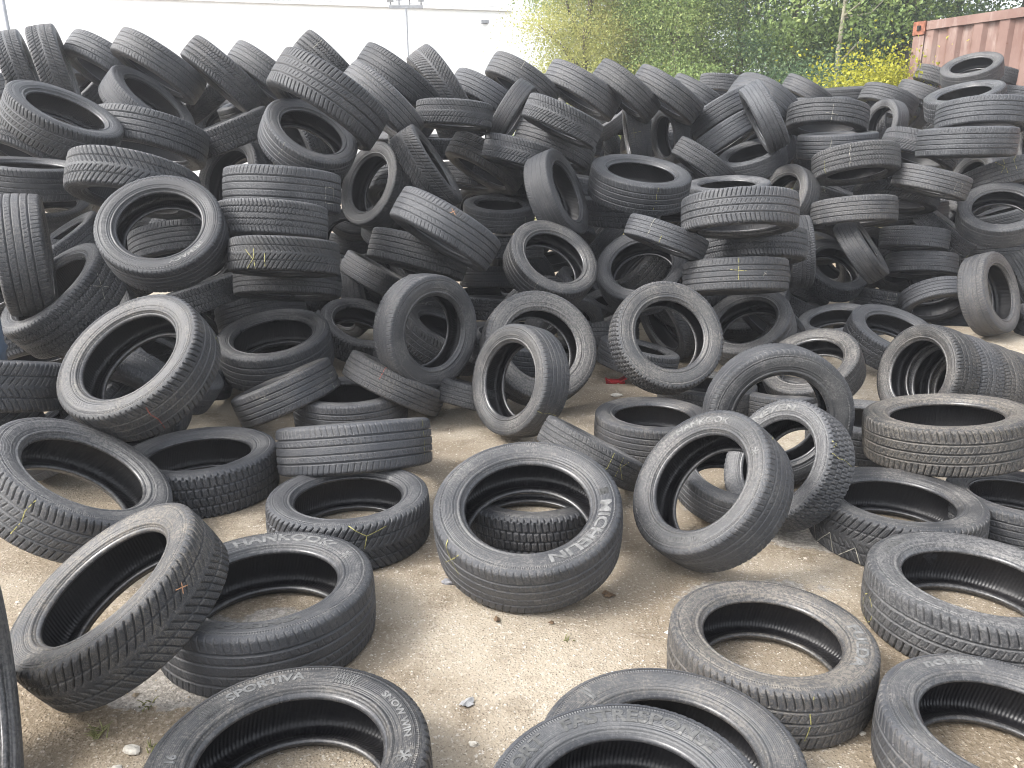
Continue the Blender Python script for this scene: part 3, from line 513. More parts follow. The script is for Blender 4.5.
('D4', 3.789, 9.945, 2.095, -0.015, -0.084, -0.996, 0.642, 'm', 'r', 0.12, 0.04, 'straight-ribbed tyre lying level, directly above the arched white-crossed tyre', 'tyres in the heap'),
('D5', 2.87, 7.497, 1.862, -0.104, -0.172, -0.98, 0.711, 'm', 'r', 0.35, 0.23, 'arched tyre over a level one, small white cross on top', 'tyres in the heap'),
('D6', 2.897, 7.274, 1.631, -0.059, -0.051, 0.997, 0.681, 'm', 'r', 0.05, 0.52, 'level tyre in the right heap with a white line, under an arched one', 'tyres in the heap'),
('D7', 4.176, 9.204, 1.877, -0.947, -0.283, 0.151, 0.559, 'm', 'r', 0.6, 0.21, 'straight-ribbed tyre open side to us, above and right of the zigzag two-line tyre', 'tyres in the heap'),
('D8', 5.215, 10.756, 2.118, -0.98, -0.184, 0.079, 0.548, 'm', 'w', 0.7, 0.14, 'worn smooth tyre open side to us, left of the flat oval-holed tyre', 'tyres in the heap'),
('D9', 5.05, 11.82, 2.195, -0.073, -0.103, 0.992, 0.566, 'm', 'r', 0.21, 0.26, 'straight-ribbed tyre lying level, right of the arched white-crossed tyre', 'tyres in the heap'),
('D10', 5.066, 10.255, 2.274, -0.376, 0.1, -0.921, 0.605, 'm', 'r', 0.68, 0.36, 'straight-ribbed crest tyre slanting down rightward, left of the flat oval-holed tyre', 'tyres in the heap'),
('D11', 5.653, 11.028, 2.526, -0.364, 0.116, -0.924, 0.64, 'm', 'z', 0.68, 0.49, 'zigzag-treaded crest tyre slanting down rightward, above and left of the flat oval-holed tyre', 'tyres in the heap'),
('D12', 5.336, 9.705, 2.488, -0.367, -0.334, 0.868, 0.647, 'm', 'w', 0.5, 0.4, 'open tyre on the crest in front of the rust red container', 'tyres in the heap'),
('D13', 6.284, 10.727, 2.533, -0.274, 0.091, -0.957, 0.607, 'm', 'z', 0.13, 0.31, 'zigzag-treaded crest tyre slanting down rightward, right of the open crest tyre by the container', 'tyres in the heap'),
('D14', 6.969, 11.42, 2.607, -0.34, 0.134, -0.931, 0.607, 'm', 'r', 0.63, 0.0, 'straight-ribbed crest tyre slanting down rightward, right of the open crest tyre by the container', 'tyres in the heap'),
('D15', 4.645, 8.499, 2.076, -0.298, -0.196, 0.934, 0.743, 'm', 'b', 0.58, 0.08, 'flat open tyre with dark oval just below the container crest tyres', 'tyres in the heap'),
('D16', 6.012, 9.751, 2.204, -0.18, 0.079, -0.98, 0.656, 'm', 'r', 0.43, 0.05, 'straight-ribbed tyre slanting down rightward, below and right of the open crest tyre by the container', 'tyres in the heap'),
('D17', 4.162, 7.276, 1.868, -0.041, -0.147, -0.988, 0.76, 'm', 'r', 0.36, 0.05, 'arched tyre tipped toward us beneath the flat open one near the container', 'tyres in the heap'),
('D18', 3.834, 6.892, 1.641, 0.007, -0.023, -1.0, 0.76, 'm', 'r', 0.51, 0.01, 'straight-ribbed tyre lying level, directly below the flat oval-holed tyre', 'tyres in the heap'),
('D19', 3.884, 7.77, 1.595, -0.339, -0.051, -0.939, 0.706, 'm', 'v', 0.33, 0.46, 'chevron-treaded tyre slanting down rightward, right of the zigzag two-line tyre', 'tyres in the heap'),
('D20', 2.947, 6.958, 1.469, 0.057, -0.273, -0.96, 0.708, 'm', 'z', 0.7, 0.37, 'zigzag tyre in the right heap with a white and a yellow line', 'tyres in the heap'),
('D21', 3.536, 6.797, 1.324, -0.242, 0.002, -0.97, 0.608, 'm', 'r', 0.69, 0.46, 'straight-ribbed tyre slanting down rightward, left of the yellow-scribbled right-edge tyre', 'tyres in the heap'),
('D22', 4.498, 7.416, 1.325, 0.194, -0.343, -0.919, 0.76, 'm', 'r', 0.67, 0.44, 'tyre at the right edge scribbled with yellow chalk letters', 'tyres in the heap'),
('D23', 6.15, 9.89, 1.628, -0.995, 0.029, 0.091, 0.579, 'm', 'r', 0.34, 0.02, 'straight-ribbed tyre hole turned sideways, above and right of the yellow-scribbled right-edge tyre', 'tyres in the heap'),
('D24', 5.488, 11.102, 1.909, -0.152, -0.02, 0.988, 0.633, 'm', 'b', 0.45, 0.39, 'blocky-treaded tyre lying level, below and left of the flat oval-holed tyre', 'tyres in the heap'),
('D25', 6.147, 11.935, 2.053, 0.281, -0.285, 0.916, 0.561, 'm', 'z', 0.18, 0.06, 'zigzag-treaded tyre slanting down rightward, below and left of the flat oval-holed tyre', 'tyres in the heap'),
('X1', -1.684, 2.784, 0.28, 0.558, 0.057, 0.828, 0.687, 'm', 's', 0.75, 0.4, 'large tyre leaning at the far left with a serrated shoulder and a long yellow line', 'tyres lying in front of the heap'),
('X2', -1.452, 3.4, 0.106, 0.0, 0.0, 1.0, 0.693, 'm', 'b', 0.15, 0.4, 'open tyre lying flat on the ground right of the big leaning serrated-shoulder tyre', 'tyres lying in front of the heap'),
('X3', -1.163, 2.053, 0.243, -0.431, -0.266, 0.862, 0.631, 'm', 'v', 0.45, 0.95, 'coarse winter tyre leaning low at the left foreground with an orange tick on its tread', 'tyres lying in front of the heap'),
('X4', -0.794, 2.241, 0.106, 0.0, 0.0, 1.0, 0.69, 'm', 'r', 0.27, 0.4, 'tyre lying flat half under the leaning winter tyre, snowflake and letters on its side', 'tyres lying in front of the heap'),
('X5', -0.512, 1.494, 0.1, 0.0, 0.0, 1.0, 0.652, 'm', 's', 0.35, 0.7, 'snow tyre flat at the bottom left lettered SPORTIVA and SNOW WIN', 'tyres lying in front of the heap'),
('X6', 0.059, 2.629, 0.22, -0.048, -0.342, 0.938, 0.694, 'm', 'r', 0.4, 0.5, 'large grey tyre propped up in the middle foreground with another tyre inside its ring', 'tyres lying in front of the heap'),
('X7', 0.084, 3.006, 0.096, 0.0, 0.0, 1.0, 0.63, 'm', 'b', 0.28, 0.49, 'winter tyre lying flat, seen through the ring of the propped middle tyre', 'tyres lying in front of the heap'),
('X8', 0.76, 1.996, 0.091, 0.0, 0.0, 1.0, 0.592, 'm', 's', 0.8, 0.9, 'brown dusted tyre lying flat on open ground with the letters FULDA', 'tyres lying in front of the heap'),
('X9', 1.515, 2.271, 0.102, 0.0, 0.0, 1.0, 0.665, 'm', 's', 0.85, 0.35, 'pale dusty tyre at the right foreground with a small yellow circle chalked on its tread', 'tyres lying in front of the heap'),
('X10', 1.215, 1.608, 0.09, 0.0, 0.0, 1.0, 0.585, 'm', 's', 0.45, 0.5, 'tyre at the bottom right corner with an eye-shaped emblem on its sidewall', 'tyres lying in front of the heap'),
('X11', 0.368, 1.511, 0.095, 0.0, 0.0, 1.0, 0.623, 'm', 's', 0.42, 0.68, 'tyre at the bottom centre lying beneath the nearest lettered tyre, small white V mark', 'tyres lying in front of the heap'),
('X12', 0.218, 1.199, 0.26, -0.067, -0.016, 0.998, 0.555, 'm', 's', 0.15, 0.3, 'nearest tyre at the bottom centre with large outlined letters along its dark sidewall', 'tyres lying in front of the heap'),
('X13', -1.259, 1.485, 0.338, 0.862, 0.507, -0.015, 0.672, 'm', 'r', 1, 0.4, 'tyre standing on edge, only a grey sliver of it showing at the bottom left border', 'tyres lying in front of the heap'),
('X14', -2.415, 3.442, 0.513, 0.048, 0.266, 0.963, 0.643, 'w', 'v', 0.21, 0.65, 'chevron winter tyre at the left border, behind the serrated-shoulder tyre', 'tyres lying in front of the heap'),
('N1', 1.913, 3.957, 0.097, 0.0, 0.0, 1.0, 0.634, 'm', 'r', 0.51, 0.35, 'tyre lying flat on the ground partly under the brownish open tyre at right', 'tyres lying in front of the heap'),
('F0', 1.217, 5.92, 0.303, -0.856, -0.354, -0.377, 0.61, 'm', 'v', 0.35, 0.41, 'chevron-treaded tyre half hidden in the gap, directly above the knobbly upright tyre', 'tyres in the heap'),
('F1', -1.914, 4.147, 0.397, -0.581, -0.147, -0.801, 0.63, 'm', 'r', 0.63, 0.24, 'straight-ribbed tyre half hidden in the gap, right of the big red-lined tyre', 'tyres in the heap'),
('F2', -0.465, 5.15, 0.338, 0.459, -0.11, 0.882, 0.632, 'm', 's', 0.3, 0.4, 'slot-shouldered tyre half hidden in the gap, directly below the big ribbed tyre with orange blotch', 'tyres in the heap'),
('F3', -2.165, 5.18, 0.957, 0.182, -0.283, -0.942, 0.651, 'm', 'r', 0.48, 0.11, 'straight-ribbed tyre half hidden in the gap, below and right of the open pale-lettered tyre', 'tyres in the heap'),
('F4', 1.914, 6.531, 0.281, -0.177, -0.579, 0.796, 0.623, 'm', 's', 0.57, 0.32, 'slot-shouldered tyre half hidden in the gap, directly below the neat stack right of centre', 'tyres in the heap'),
('F5', -2.184, 6.36, 1.35, -0.47, -0.778, 0.416, 0.659, 'm', 'v', 0.36, 0.38, 'chevron-treaded tyre half hidden in the gap, above and right of the open pale-lettered tyre', 'tyres in the heap'),
('F6', 0.99, 6.2, 0.694, -0.72, -0.174, 0.672, 0.646, 'm', 'z', 0.55, 0.52, 'zigzag-treaded tyre half hidden in the gap, above and left of the knobbly upright tyre', 'tyres in the heap'),
('F7', 0.644, 6.888, 0.331, 0.592, -0.153, 0.791, 0.644, 'm', 's', 0.33, 0.23, 'slot-shouldered tyre half hidden in the gap, below and right of the tilted light-rimmed tyre', 'tyres in the heap'),
('F8', -3.722, 6.261, 1.582, -0.298, -0.452, -0.841, 0.655, 'm', 'z', 0.72, 0.47, 'zigzag-treaded tyre half hidden in the gap, directly above the white-crossed tyre', 'tyres in the heap'),
('F9', 0.469, 7.405, 0.736, 0.352, -0.563, -0.748, 0.658, 'm', 's', 0.28, 0.12, 'slot-shouldered tyre half hidden in the gap, above and right of the tilted light-rimmed tyre', 'tyres in the heap'),
('F10', -1.464, 6.581, 0.339, -0.526, -0.694, -0.492, 0.655, 'm', 's', 0.34, 0.01, 'slot-shouldered tyre half hidden in the gap, below and right of the yellow-scribbled stack tyre', 'tyres in the heap'),
('F11', -1.325, 7.326, 1.18, -0.842, -0.033, 0.538, 0.659, 'm', 's', 0.23, 0.09, 'slot-shouldered tyre half hidden in the gap, below and left of the steep winter tyre', 'tyres in the heap'),
('F12', -1.553, 6.117, 1.654, -0.776, -0.527, -0.346, 0.607, 'm', 'z', 0.45, 0.2, 'zigzag-treaded tyre half hidden in the gap, directly above the yellow-scribbled stack tyre', 'tyres in the heap'),
('F13', -3.132, 5.016, 0.313, 0.292, -0.314, -0.903, 0.624, 'm', 'z', 0.27, 0.08, 'zigzag-treaded tyre half hidden in the gap, below and left of the white-crossed tyre', 'tyres in the heap'),
('F14', 3.269, 8.033, 0.547, -0.868, -0.222, -0.443, 0.647, 'm', 'r', 0.73, 0.55, 'straight-ribbed tyre half hidden in the gap, right of the neat stack right of centre', 'tyres in the heap'),
('F15', -2.134, 3.644, 0.253, -0.495, -0.181, 0.85, 0.637, 'm', 'r', 0.15, 0.26, 'straight-ribbed tyre half hidden in the gap, below and left of the big red-lined tyre', 'tyres in the heap'),
('F16', 0.388, 5.724, 0.295, 0.415, -0.832, -0.368, 0.604, 'm', 'r', 0.45, 0.46, 'straight-ribbed tyre half hidden in the gap, directly below the tilted light-rimmed tyre', 'tyres in the heap'),
('F17', -1.411, 7.252, 1.121, 0.184, -0.89, 0.416, 0.654, 'm', 'r', 0.53, 0.26, 'straight-ribbed tyre half hidden in the gap, below and left of the steep winter tyre', 'tyres in the heap'),
('F18', -0.018, 4.908, 0.331, 0.201, -0.042, 0.979, 0.607, 'm', 'r', 0.19, 0.4, 'straight-ribbed tyre half hidden in the gap, right of the large round tyre left of centre', 'tyres in the heap'),
('F19', 2.891, 8.427, 1.542, -0.979, -0.024, -0.204, 0.653, 'm', 'r', 0.55, 0.4, 'straight-ribbed tyre half hidden in the gap, below and left of the arched white-crossed tyre', 'tyres in the heap'),
('F20', -2.203, 5.438, 0.286, -0.668, -0.234, -0.706, 0.636, 'm', 'r', 0.26, 0.53, 'straight-ribbed tyre half hidden in the gap, above and right of the big red-lined tyre', 'tyres in the heap'),
('F21', 3.802, 7.625, 0.541, 0.112, -0.809, -0.577, 0.623, 'm', 'z', 0.28, 0.13, 'zigzag-treaded tyre half hidden in the gap, directly above the coarse leaning-back tyre', 'tyres in the heap'),
('F22', -1.984, 4.214, 0.357, -0.216, -0.575, 0.789, 0.639, 'm', 'v', 0.45, 0.39, 'chevron-treaded tyre half hidden in the gap, below and right of the big red-lined tyre', 'tyres in the heap'),
('F23', 4.148, 6.976, 0.128, -0.064, -0.033, -0.997, 0.605, 'm', 'r', 0.19, 0.47, 'straight-ribbed tyre half hidden in the gap, below and left of the lone standing tyre', 'tyres in the heap'),
('F24', -0.416, 7.415, 0.193, 0.248, -0.262, -0.933, 0.651, 'm', 'r', 0, 0.13, 'straight-ribbed tyre half hidden in the gap, directly below the big ribbed tyre with orange blotch', 'tyres in the heap'),
('F25', -2.703, 5.738, 0.838, -0.441, -0.716, 0.541, 0.618, 'm', 'z', 0.48, 0.1, 'zigzag-treaded tyre half hidden in the gap, below and left of the open pale-lettered tyre', 'tyres in the heap'),
('F26', 4.875, 8.471, 1.263, -0.956, -0.104, 0.275, 0.653, 'm', 'r', 0.56, 0.39, 'straight-ribbed tyre half hidden in the gap, left of the yellow-scribbled right-edge tyre', 'tyres in the heap'),
('F27', -1.579, 5.128, 0.184, -0.154, -0.039, 0.987, 0.655, 'm', 'r', 0.69, 0.14, 'straight-ribbed tyre half hidden in the gap, directly below the open tyre below the left stack', 'tyres in the heap'),
('F28', 4.399, 6.147, 0.249, -0.07, -0.115, 0.991, 0.641, 'm', 'v', 0.09, 0.48, 'chevron-treaded tyre half hidden in the gap, below and right of the lone standing tyre', 'tyres in the heap'),
('F29', 0.8, 6.581, 0.235, -0.361, -0.27, 0.893, 0.64, 'm', 'r', 0.34, 0.4, 'straight-ribbed tyre half hidden in the gap, above and left of the knobbly upright tyre', 'tyres in the heap'),
('F30', -2.899, 3.894, 0.424, -0.675, -0.559, -0.481, 0.646, 'm', 's', 0.61, 0.05, 'slot-shouldered tyre half hidden in the gap, below and left of the white-crossed tyre', 'tyres in the heap'),
('F31', 1.593, 7.594, 1.156, -0.62, -0.723, -0.305, 0.624, 'm', 'r', 0.74, 0.16, 'straight-ribbed tyre half hidden in the gap, right of the yellow-lined open tyre', 'tyres in the heap'),
('F32', 2.815, 7.614, 0.304, -0.396, -0.023, -0.918, 0.63, 'm', 'v', 0.63, 0.2, 'chevron-treaded tyre half hidden in the gap, above and left of the coarse leaning-back tyre', 'tyres in the heap'),
('F33', -1.942, 3.741, 0.318, -0.077, -0.937, -0.341, 0.618, 'm', 'r', 0.16, 0.0, 'straight-ribbed tyre half hidden in the gap, below and right of the white-crossed tyre', 'tyres in the heap'),
('F34', -2.668, 7.727, 1.757, 0.069, -0.911, 0.406, 0.613, 'm', 'v', 0.27, 0.18, 'chevron-treaded tyre half hidden in the gap, above and left of the yellow-scribbled stack tyre', 'tyres in the heap'),
('F35', -0.971, 6.715, 0.478, 0.028, -0.57, 0.821, 0.635, 'm', 'z', 0.21, 0.12, 'zigzag-treaded tyre half hidden in the gap, directly below the steep winter tyre', 'tyres in the heap'),
('F36', -2.52, 3.414, 0.236, -0.451, -0.153, 0.88, 0.636, 'm', 'r', 0.51, 0.32, 'straight-ribbed tyre half hidden in the gap, below and left of the white-crossed tyre', 'tyres in the heap'),
('F37', -0.264, 7.715, 0.993, -0.571, -0.791, -0.221, 0.651, 'm', 'r', 0.61, 0.3, 'straight-ribbed tyre half hidden in the gap, left of the small flat open tyre', 'tyres in the heap'),
('F38', -2.107, 4.795, 0.192, -0.234, -0.175, -0.956, 0.642, 'm', 's', 0.36, 0.07, 'slot-shouldered tyre half hidden in the gap, right of the big red-lined tyre', 'tyres in the heap'),
('F39', -2.228, 5.544, 0.907, 0.412, -0.848, -0.332, 0.652, 'm', 'z', 0.37, 0.06, 'zigzag-treaded tyre half hidden in the gap, below and right of the open pale-lettered tyre', 'tyres in the heap'),
('F40', 3.72, 8.267, 0.51, 0.394, -0.908, 0.14, 0.658, 'm', 'z', 0.71, 0.49, 'zigzag-treaded tyre half hidden in the gap, directly below the level ribbed tyre low right', 'tyres in the heap'),
('F41', 4.881, 10.573, 1.921, 0.49, -0.473, -0.732, 0.629, 'm', 'r', 0.5, 0.52, 'straight-ribbed tyre half hidden in the gap, above and right of the zigzag two-line tyre', 'tyres in the heap'),
('F42', -1.739, 5.918, 0.198, -0.112, -0.287, 0.951, 0.626, 'm', 'z', 0.37, 0.21, 'zigzag-treaded tyre half hidden in the gap, directly below the yellow-scribbled stack tyre', 'tyres in the heap'),
('F43', -0.64, 5.524, 0.401, 0.182, -0.87, -0.458, 0.626, 'm', 's', 0.47, 0.16, 'slot-shouldered tyre half hidden in the gap, directly above the large round tyre left of centre', 'tyres in the heap'),
('F44', 0.646, 8.444, 1.515, -0.21, -0.635, 0.743, 0.622, 'm', 'z', 0.09, 0.37, 'zigzag-treaded tyre half hidden in the gap, below and left of the slim upright yellow-crossed tyre', 'tyres in the heap'),
('F45', 1.979, 5.938, 0.332, -0.67, -0.141, -0.728, 0.602, 'm', 'v', 0.21, 0.15, 'chevron-treaded tyre half hidden in the gap, directly below the neat stack right of centre', 'tyres in the heap'),
('F46', 0.103, 7.381, 0.49, -0.609, -0.595, -0.525, 0.651, 'm', 'r', 0.12, 0.41, 'straight-ribbed tyre half hidden in the gap, left of the tilted light-rimmed tyre', 'tyres in the heap'),
('F47', -1.196, 6.45, 0.452, 0.938, -0.285, 0.199, 0.619, 'm', 'r', 0.71, 0.29, 'straight-ribbed tyre half hidden in the gap, below and right of the yellow-scribbled stack tyre', 'tyres in the heap'),
('F48', -0.997, 7.427, 1.838, -0.322, -0.638, 0.7, 0.636, 'm', 'r', 0.35, 0.06, 'straight-ribbed tyre half hidden in the gap, above and left of the steep winter tyre', 'tyres in the heap'),
('F49', -0.647, 5.217, 0.197, -0.151, -0.351, -0.924, 0.616, 'm', 'z', 0.23, 0.39, 'zigzag-treaded tyre half hidden in the gap, directly below the large round tyre left of centre', 'tyres in the heap'),
('F50', -0.622, 5.898, 0.406, -0.626, -0.406, -0.666, 0.603, 'm', 's', 0.43, 0.37, 'slot-shouldered tyre half hidden in the gap, below and left of the small flat open tyre', 'tyres in the heap'),
('F51', -1.783, 6.048, 0.552, -0.198, -0.896, 0.398, 0.633, 'm', 'z', 0.3, 0.36, 'zigzag-treaded tyre half hidden in the gap, directly above the open tyre below the left stack', 'tyres in the heap'),
('F52', 1.378, 6.055, 0.541, -0.834, -0.482, 0.267, 0.641, 'm', 'r', 0.37, 0.35, 'straight-ribbed tyre half hidden in the gap, above and right of the knobbly upright tyre', 'tyres in the heap'),
('F53', 1.349, 6.42, 0.396, 0.106, -0.756, 0.646, 0.624, 'm', 'r', 0.6, 0.36, 'straight-ribbed tyre half hidden in the gap, directly above the knobbly upright tyre', 'tyres in the heap'),
('F54', -0.091, 7.91, 1.174, -0.317, -0.819, -0.478, 0.659, 'm', 'r', 0.8, 0.07, 'straight-ribbed tyre half hidden in the gap, directly above the small flat open tyre', 'tyres in the heap'),
('F55', 1.456, 8.542, 1.643, -0.086, -0.203, -0.975, 0.64, 'm', 's', 0.52, 0.18, 'slot-shouldered tyre half hidden in the gap, below and right of the slim upright yellow-crossed tyre', 'tyres in the heap'),
('F56', 0.209, 6.296, 0.32, 0.397, -0.709, -0.582, 0.627, 'm', 'r', 0.37, 0.4, 'straight-ribbed tyre half hidden in the gap, below and right of the small flat open tyre', 'tyres in the heap'),
('F57', -4.651, 7.52, 2.027, 0.525, -0.033, -0.85, 0.643, 'm', 'r', 0.21, 0.36, 'straight-ribbed tyre half hidden in the gap, left of the big tilted tyre at top left', 'tyres in the heap'),
('F58', -3.299, 4.77, 0.792, 0.424, -0.56, -0.712, 0.638, 'm', 'r', 0.27, 0.25, 'straight-ribbed tyre half hidden in the gap, left of the white-crossed tyre', 'tyres in the heap'),
('F59', 2.42, 7.873, 1.566, -0.625, -0.521, 0.582, 0.611, 'm', 'r', 0.37, 0.04, 'straight-ribbed tyre half hidden in the gap, directly below the smooth arched crest tyre', 'tyres in the heap'),
('F60', -3.922, 7.089, 1.248, 0.081, -0.713, -0.696, 0.616, 'm', 'r', 0.54, 0.39, 'straight-ribbed tyre half hidden in the gap, directly below the big tilted tyre at top left', 'tyres in the heap'),
('F61', 5.928, 9.242, 1.656, 0.968, -0.243, 0.07, 0.623, 'm', 'r', 0.43, 0.41, 'straight-ribbed tyre half hidden in the gap, above and right of the yellow-scribbled right-edge tyre', 'tyres in the heap'),
('F62', -0.428, 7.775, 1.857, -0.304, -0.389, 0.87, 0.605, 'm', 'v', 0.17, 0.2, 'chevron-treaded tyre half hidden in the gap, above and right of the steep winter tyre', 'tyres in the heap'),
('F63', -4.036, 7.222, 2.146, 0.478, -0.06, -0.876, 0.62, 'm', 'r', 0.4, 0.48, 'straight-ribbed tyre half hidden in the gap, above and left of the open pale-lettered tyre', 'tyres in the heap'),
('F64', 4.11, 6.887, 0.314, -0.263, -0.424, -0.866, 0.625, 'm', 'z', 0.62, 0.02, 'zigzag-treaded tyre half hidden in the gap, left of the lone standing tyre', 'tyres in the heap'),
('F65', -0.773, 6.474, 0.799, -0.67, -0.742, -0.0, 0.639, 'm', 'v', 0.27, 0.42, 'chevron-treaded tyre half hidden in the gap, directly below the steep winter tyre', 'tyres in the heap'),
('F66', 4.534, 8.778, 0.968, -0.057, -0.575, 0.816, 0.62, 'm', 's', 0.42, 0.19, 'slot-shouldered tyre half hidden in the gap, right of the level ribbed tyre low right', 'tyres in the heap'),
('F67', -2.283, 5.988, 0.371, -0.726, -0.568, 0.388, 0.622, 'm', 'z', 0.32, 0.3, 'zigzag-treaded tyre half hidden in the gap, below and left of the yellow-scribbled stack tyre', 'tyres in the heap'),
('F68', 0.006, 7.568, 0.45, -0.814, -0.571, 0.108, 0.605, 'm', 'z', 0.6, 0.42, 'zigzag-treaded tyre half hidden in the gap, left of the tilted light-rimmed tyre', 'tyres in the heap'),
('F69', -2.88, 5.253, 0.454, 0.034, -0.857, 0.514, 0.645, 'm', 'r', 0.19, 0.06, 'straight-ribbed tyre half hidden in the gap, above and left of the big red-lined tyre', 'tyres in the heap'),
('F70', 3.182, 6.801, 0.118, 0.097, -0.097, -0.991, 0.614, 'm', 'v', 0.73, 0.15, 'chevron-treaded tyre half hidden in the gap, directly below the level ribbed tyre low right', 'tyres in the heap'),
('F71', 3.518, 8.699, 1.368, -0.241, -0.756, -0.608, 0.657, 'm', 'r', 0.5, 0.43, 'straight-ribbed tyre half hidden in the gap, below and left of the zigzag two-line tyre', 'tyres in the heap'),
('F72', 5.167, 9.3, 1.6, -0.022, -0.395, 0.918, 0.615, 'm', 's', 0.48, 0.4, 'slot-shouldered tyre half hidden in the gap, above and left of the yellow-scribbled right-edge tyre', 'tyres in the heap'),
('F73', -1.406, 6.848, 0.807, -0.003, -0.999, 0.055, 0.602, 'm', 'r', 0.47, 0.23, 'straight-ribbed tyre half hidden in the gap, right of the yellow-scribbled stack tyre', 'tyres in the heap'),
('F74', 0.234, 8.179, 2.025, -0.022, -0.928, 0.371, 0.602, 'm', 'r', 0.54, 0.41, 'straight-ribbed tyre half hidden in the gap, left of the slim upright yellow-crossed tyre', 'tyres in the heap'),
('F75', 2.112, 6.789, 0.374, -0.469, -0.763, 0.446, 0.616, 'm', 'z', 0.55, 0.33, 'zigzag-treaded tyre half hidden in the gap, directly below the neat stack right of centre', 'tyres in the heap'),
('F76', -3.046, 7.82, 1.88, 0.541, -0.663, -0.518, 0.622, 'm', 'v', 0.12, 0.08, 'chevron-treaded tyre half hidden in the gap, directly above the open pale-lettered tyre', 'tyres in the heap'),
('F77', 0.863, 7.39, 0.351, -0.308, -0.29, -0.906, 0.621, 'm', 's', 0.31, 0.29, 'slot-shouldered tyre half hidden in the gap, above and left of the knobbly upright tyre', 'tyres in the heap'),
('F78', 1.099, 8.623, 1.935, 0.211, -0.35, 0.912, 0.601, 'm', 'v', 0.5, 0.31, 'chevron-treaded tyre half hidden in the gap, above and left of the slim upright yellow-crossed tyre', 'tyres in the heap'),
('F79', 3.984, 7.732, 0.315, 0.913, -0.081, 0.399, 0.606, 'm', 'r', 0.47, 0.43, 'straight-ribbed tyre half hidden in the gap, above and right of the coarse leaning-back tyre', 'tyres in the heap'),
('F80', -1.728, 7.071, 0.513, 0.087, -0.293, 0.952, 0.624, 'm', 'r', 0.56, 0.02, 'straight-ribbed tyre half hidden in the gap, right of the open pale-lettered tyre', 'tyres in the heap'),
('F81', 2.902, 7.544, 0.783, -0.323, -0.588, -0.742, 0.638, 'm', 'r', 0.56, 0.52, 'straight-ribbed tyre half hidden in the gap, directly below the arched white-crossed tyre', 'tyres in the heap'),
('F82', 5.661, 10.236, 2.352, -0.094, -0.557, 0.825, 0.611, 'm', 'z', 0.02, 0.21, 'zigzag-treaded tyre half hidden in the gap, directly below the open crest tyre by the container', 'tyres in the heap'),
('F83', 5.64, 11.026, 2.156, 0.189, -0.215, 0.958, 0.656, 'm', 'r', 0.17, 0.35, 'straight-ribbed tyre half hidden in the gap, left of the flat oval-holed tyre', 'tyres in the heap'),
('F84', -0.896, 6.749, 1.242, -0.134, -0.488, -0.862, 0.64, 'm', 'r', 0.33, 0.54, 'straight-ribbed tyre half hidden in the gap, left of the brown arched tyre in mid heap', 'tyres in the heap'),
('F85', 0.686, 7.962, 1.01, -0.378, -0.917, 0.126, 0.653, 'm', 's', 0.35, 0.47, 'slot-shouldered tyre half hidden in the gap, below and left of the yellow-lined open tyre', 'tyres in the heap'),
('F86', -0.935, 6.528, 0.952, 0.223, -0.31, 0.924, 0.602, 'm', 'r', 0.26, 0.27, 'straight-ribbed tyre half hidden in the gap, left of the big ribbed tyre with orange blotch', 'tyres in the heap'),
('F87', 5.108, 8.798, 0.946, 0.54, -0.838, 0.083, 0.655, 'm', 'r', 0.16, 0.0, 'straight-ribbed tyre half hidden in the gap, left of the wide open right-edge tyre', 'tyres in the heap'),
('F88', 1.322, 7.359, 1.181, -0.357, -0.933, -0.05, 0.653, 'm', 'r', 0.23, 0.42, 'straight-ribbed tyre half hidden in the gap, below and right of the yellow-lined open tyre', 'tyres in the heap'),
('F89', 1.923, 9.161, 1.767, 0.048, -0.395, -0.918, 0.637, 'm', 'r', 0.3, 0.29, 'straight-ribbed tyre half hidden in the gap, right of the slim upright yellow-crossed tyre', 'tyres in the heap'),
('F90', 0.205, 7.157, 1.371, -0.198, -0.46, 0.866, 0.622, 'm', 's', 0.22, 0.25, 'slot-shouldered tyre half hidden in the gap, right of the brown arched tyre in mid heap', 'tyres in the heap'),
('F91', -3.252, 5.881, 0.548, -0.201, -0.246, -0.948, 0.603, 'm', 'v', 0.51, 0.02, 'chevron-treaded tyre half hidden in the gap, above and right of the white-crossed tyre', 'tyres in the heap'),
('F92', -4.095, 5.775, 0.997, -0.867, -0.389, -0.311, 0.614, 'm', 's', 0.65, 0.28, 'slot-shouldered tyre half hidden in the gap, above and left of the white-crossed tyre', 'tyres in the heap'),
('F93', 5.324, 9.939, 1.691, -0.798, -0.451, -0.399, 0.652, 'm', 'r', 0.29, 0.31, 'straight-ribbed tyre half hidden in the gap, below and left of the flat oval-holed tyre', 'tyres in the heap'),
('F94', -3.974, 6.803, 1.641, -0.05, -0.83, 0.555, 0.659, 'm', 'r', 0.25, 0.53, 'straight-ribbed tyre half hidden in the gap, directly above the white-crossed tyre', 'tyres in the heap'),
('F95', 3.537, 8.259, 1.216, 0.046, -0.28, -0.959, 0.634, 'm', 'v', 0.5, 0.44, 'chevron-treaded tyre half hidden in the gap, directly above the level ribbed tyre low right', 'tyres in the heap'),
('F96', 2.099, 8.327, 1.63, -0.252, -0.595, 0.763, 0.619, 'm', 'v', 0.35, 0.34, 'chevron-treaded tyre half hidden in the gap, below and left of the smooth arched crest tyre', 'tyres in the heap'),
('F97', 1.758, 5.911, 0.334, -0.278, -0.863, 0.421, 0.646, 'm', 'r', 0.6, 0.13, 'straight-ribbed tyre half hidden in the gap, directly below the neat stack right of centre', 'tyres in the heap'),
('F98', -1.024, 7.24, 1.658, -0.969, -0.242, -0.043, 0.626, 'm', 'z', 0.48, 0.04, 'zigzag-treaded tyre half hidden in the gap, above and left of the steep winter tyre', 'tyres in the heap'),
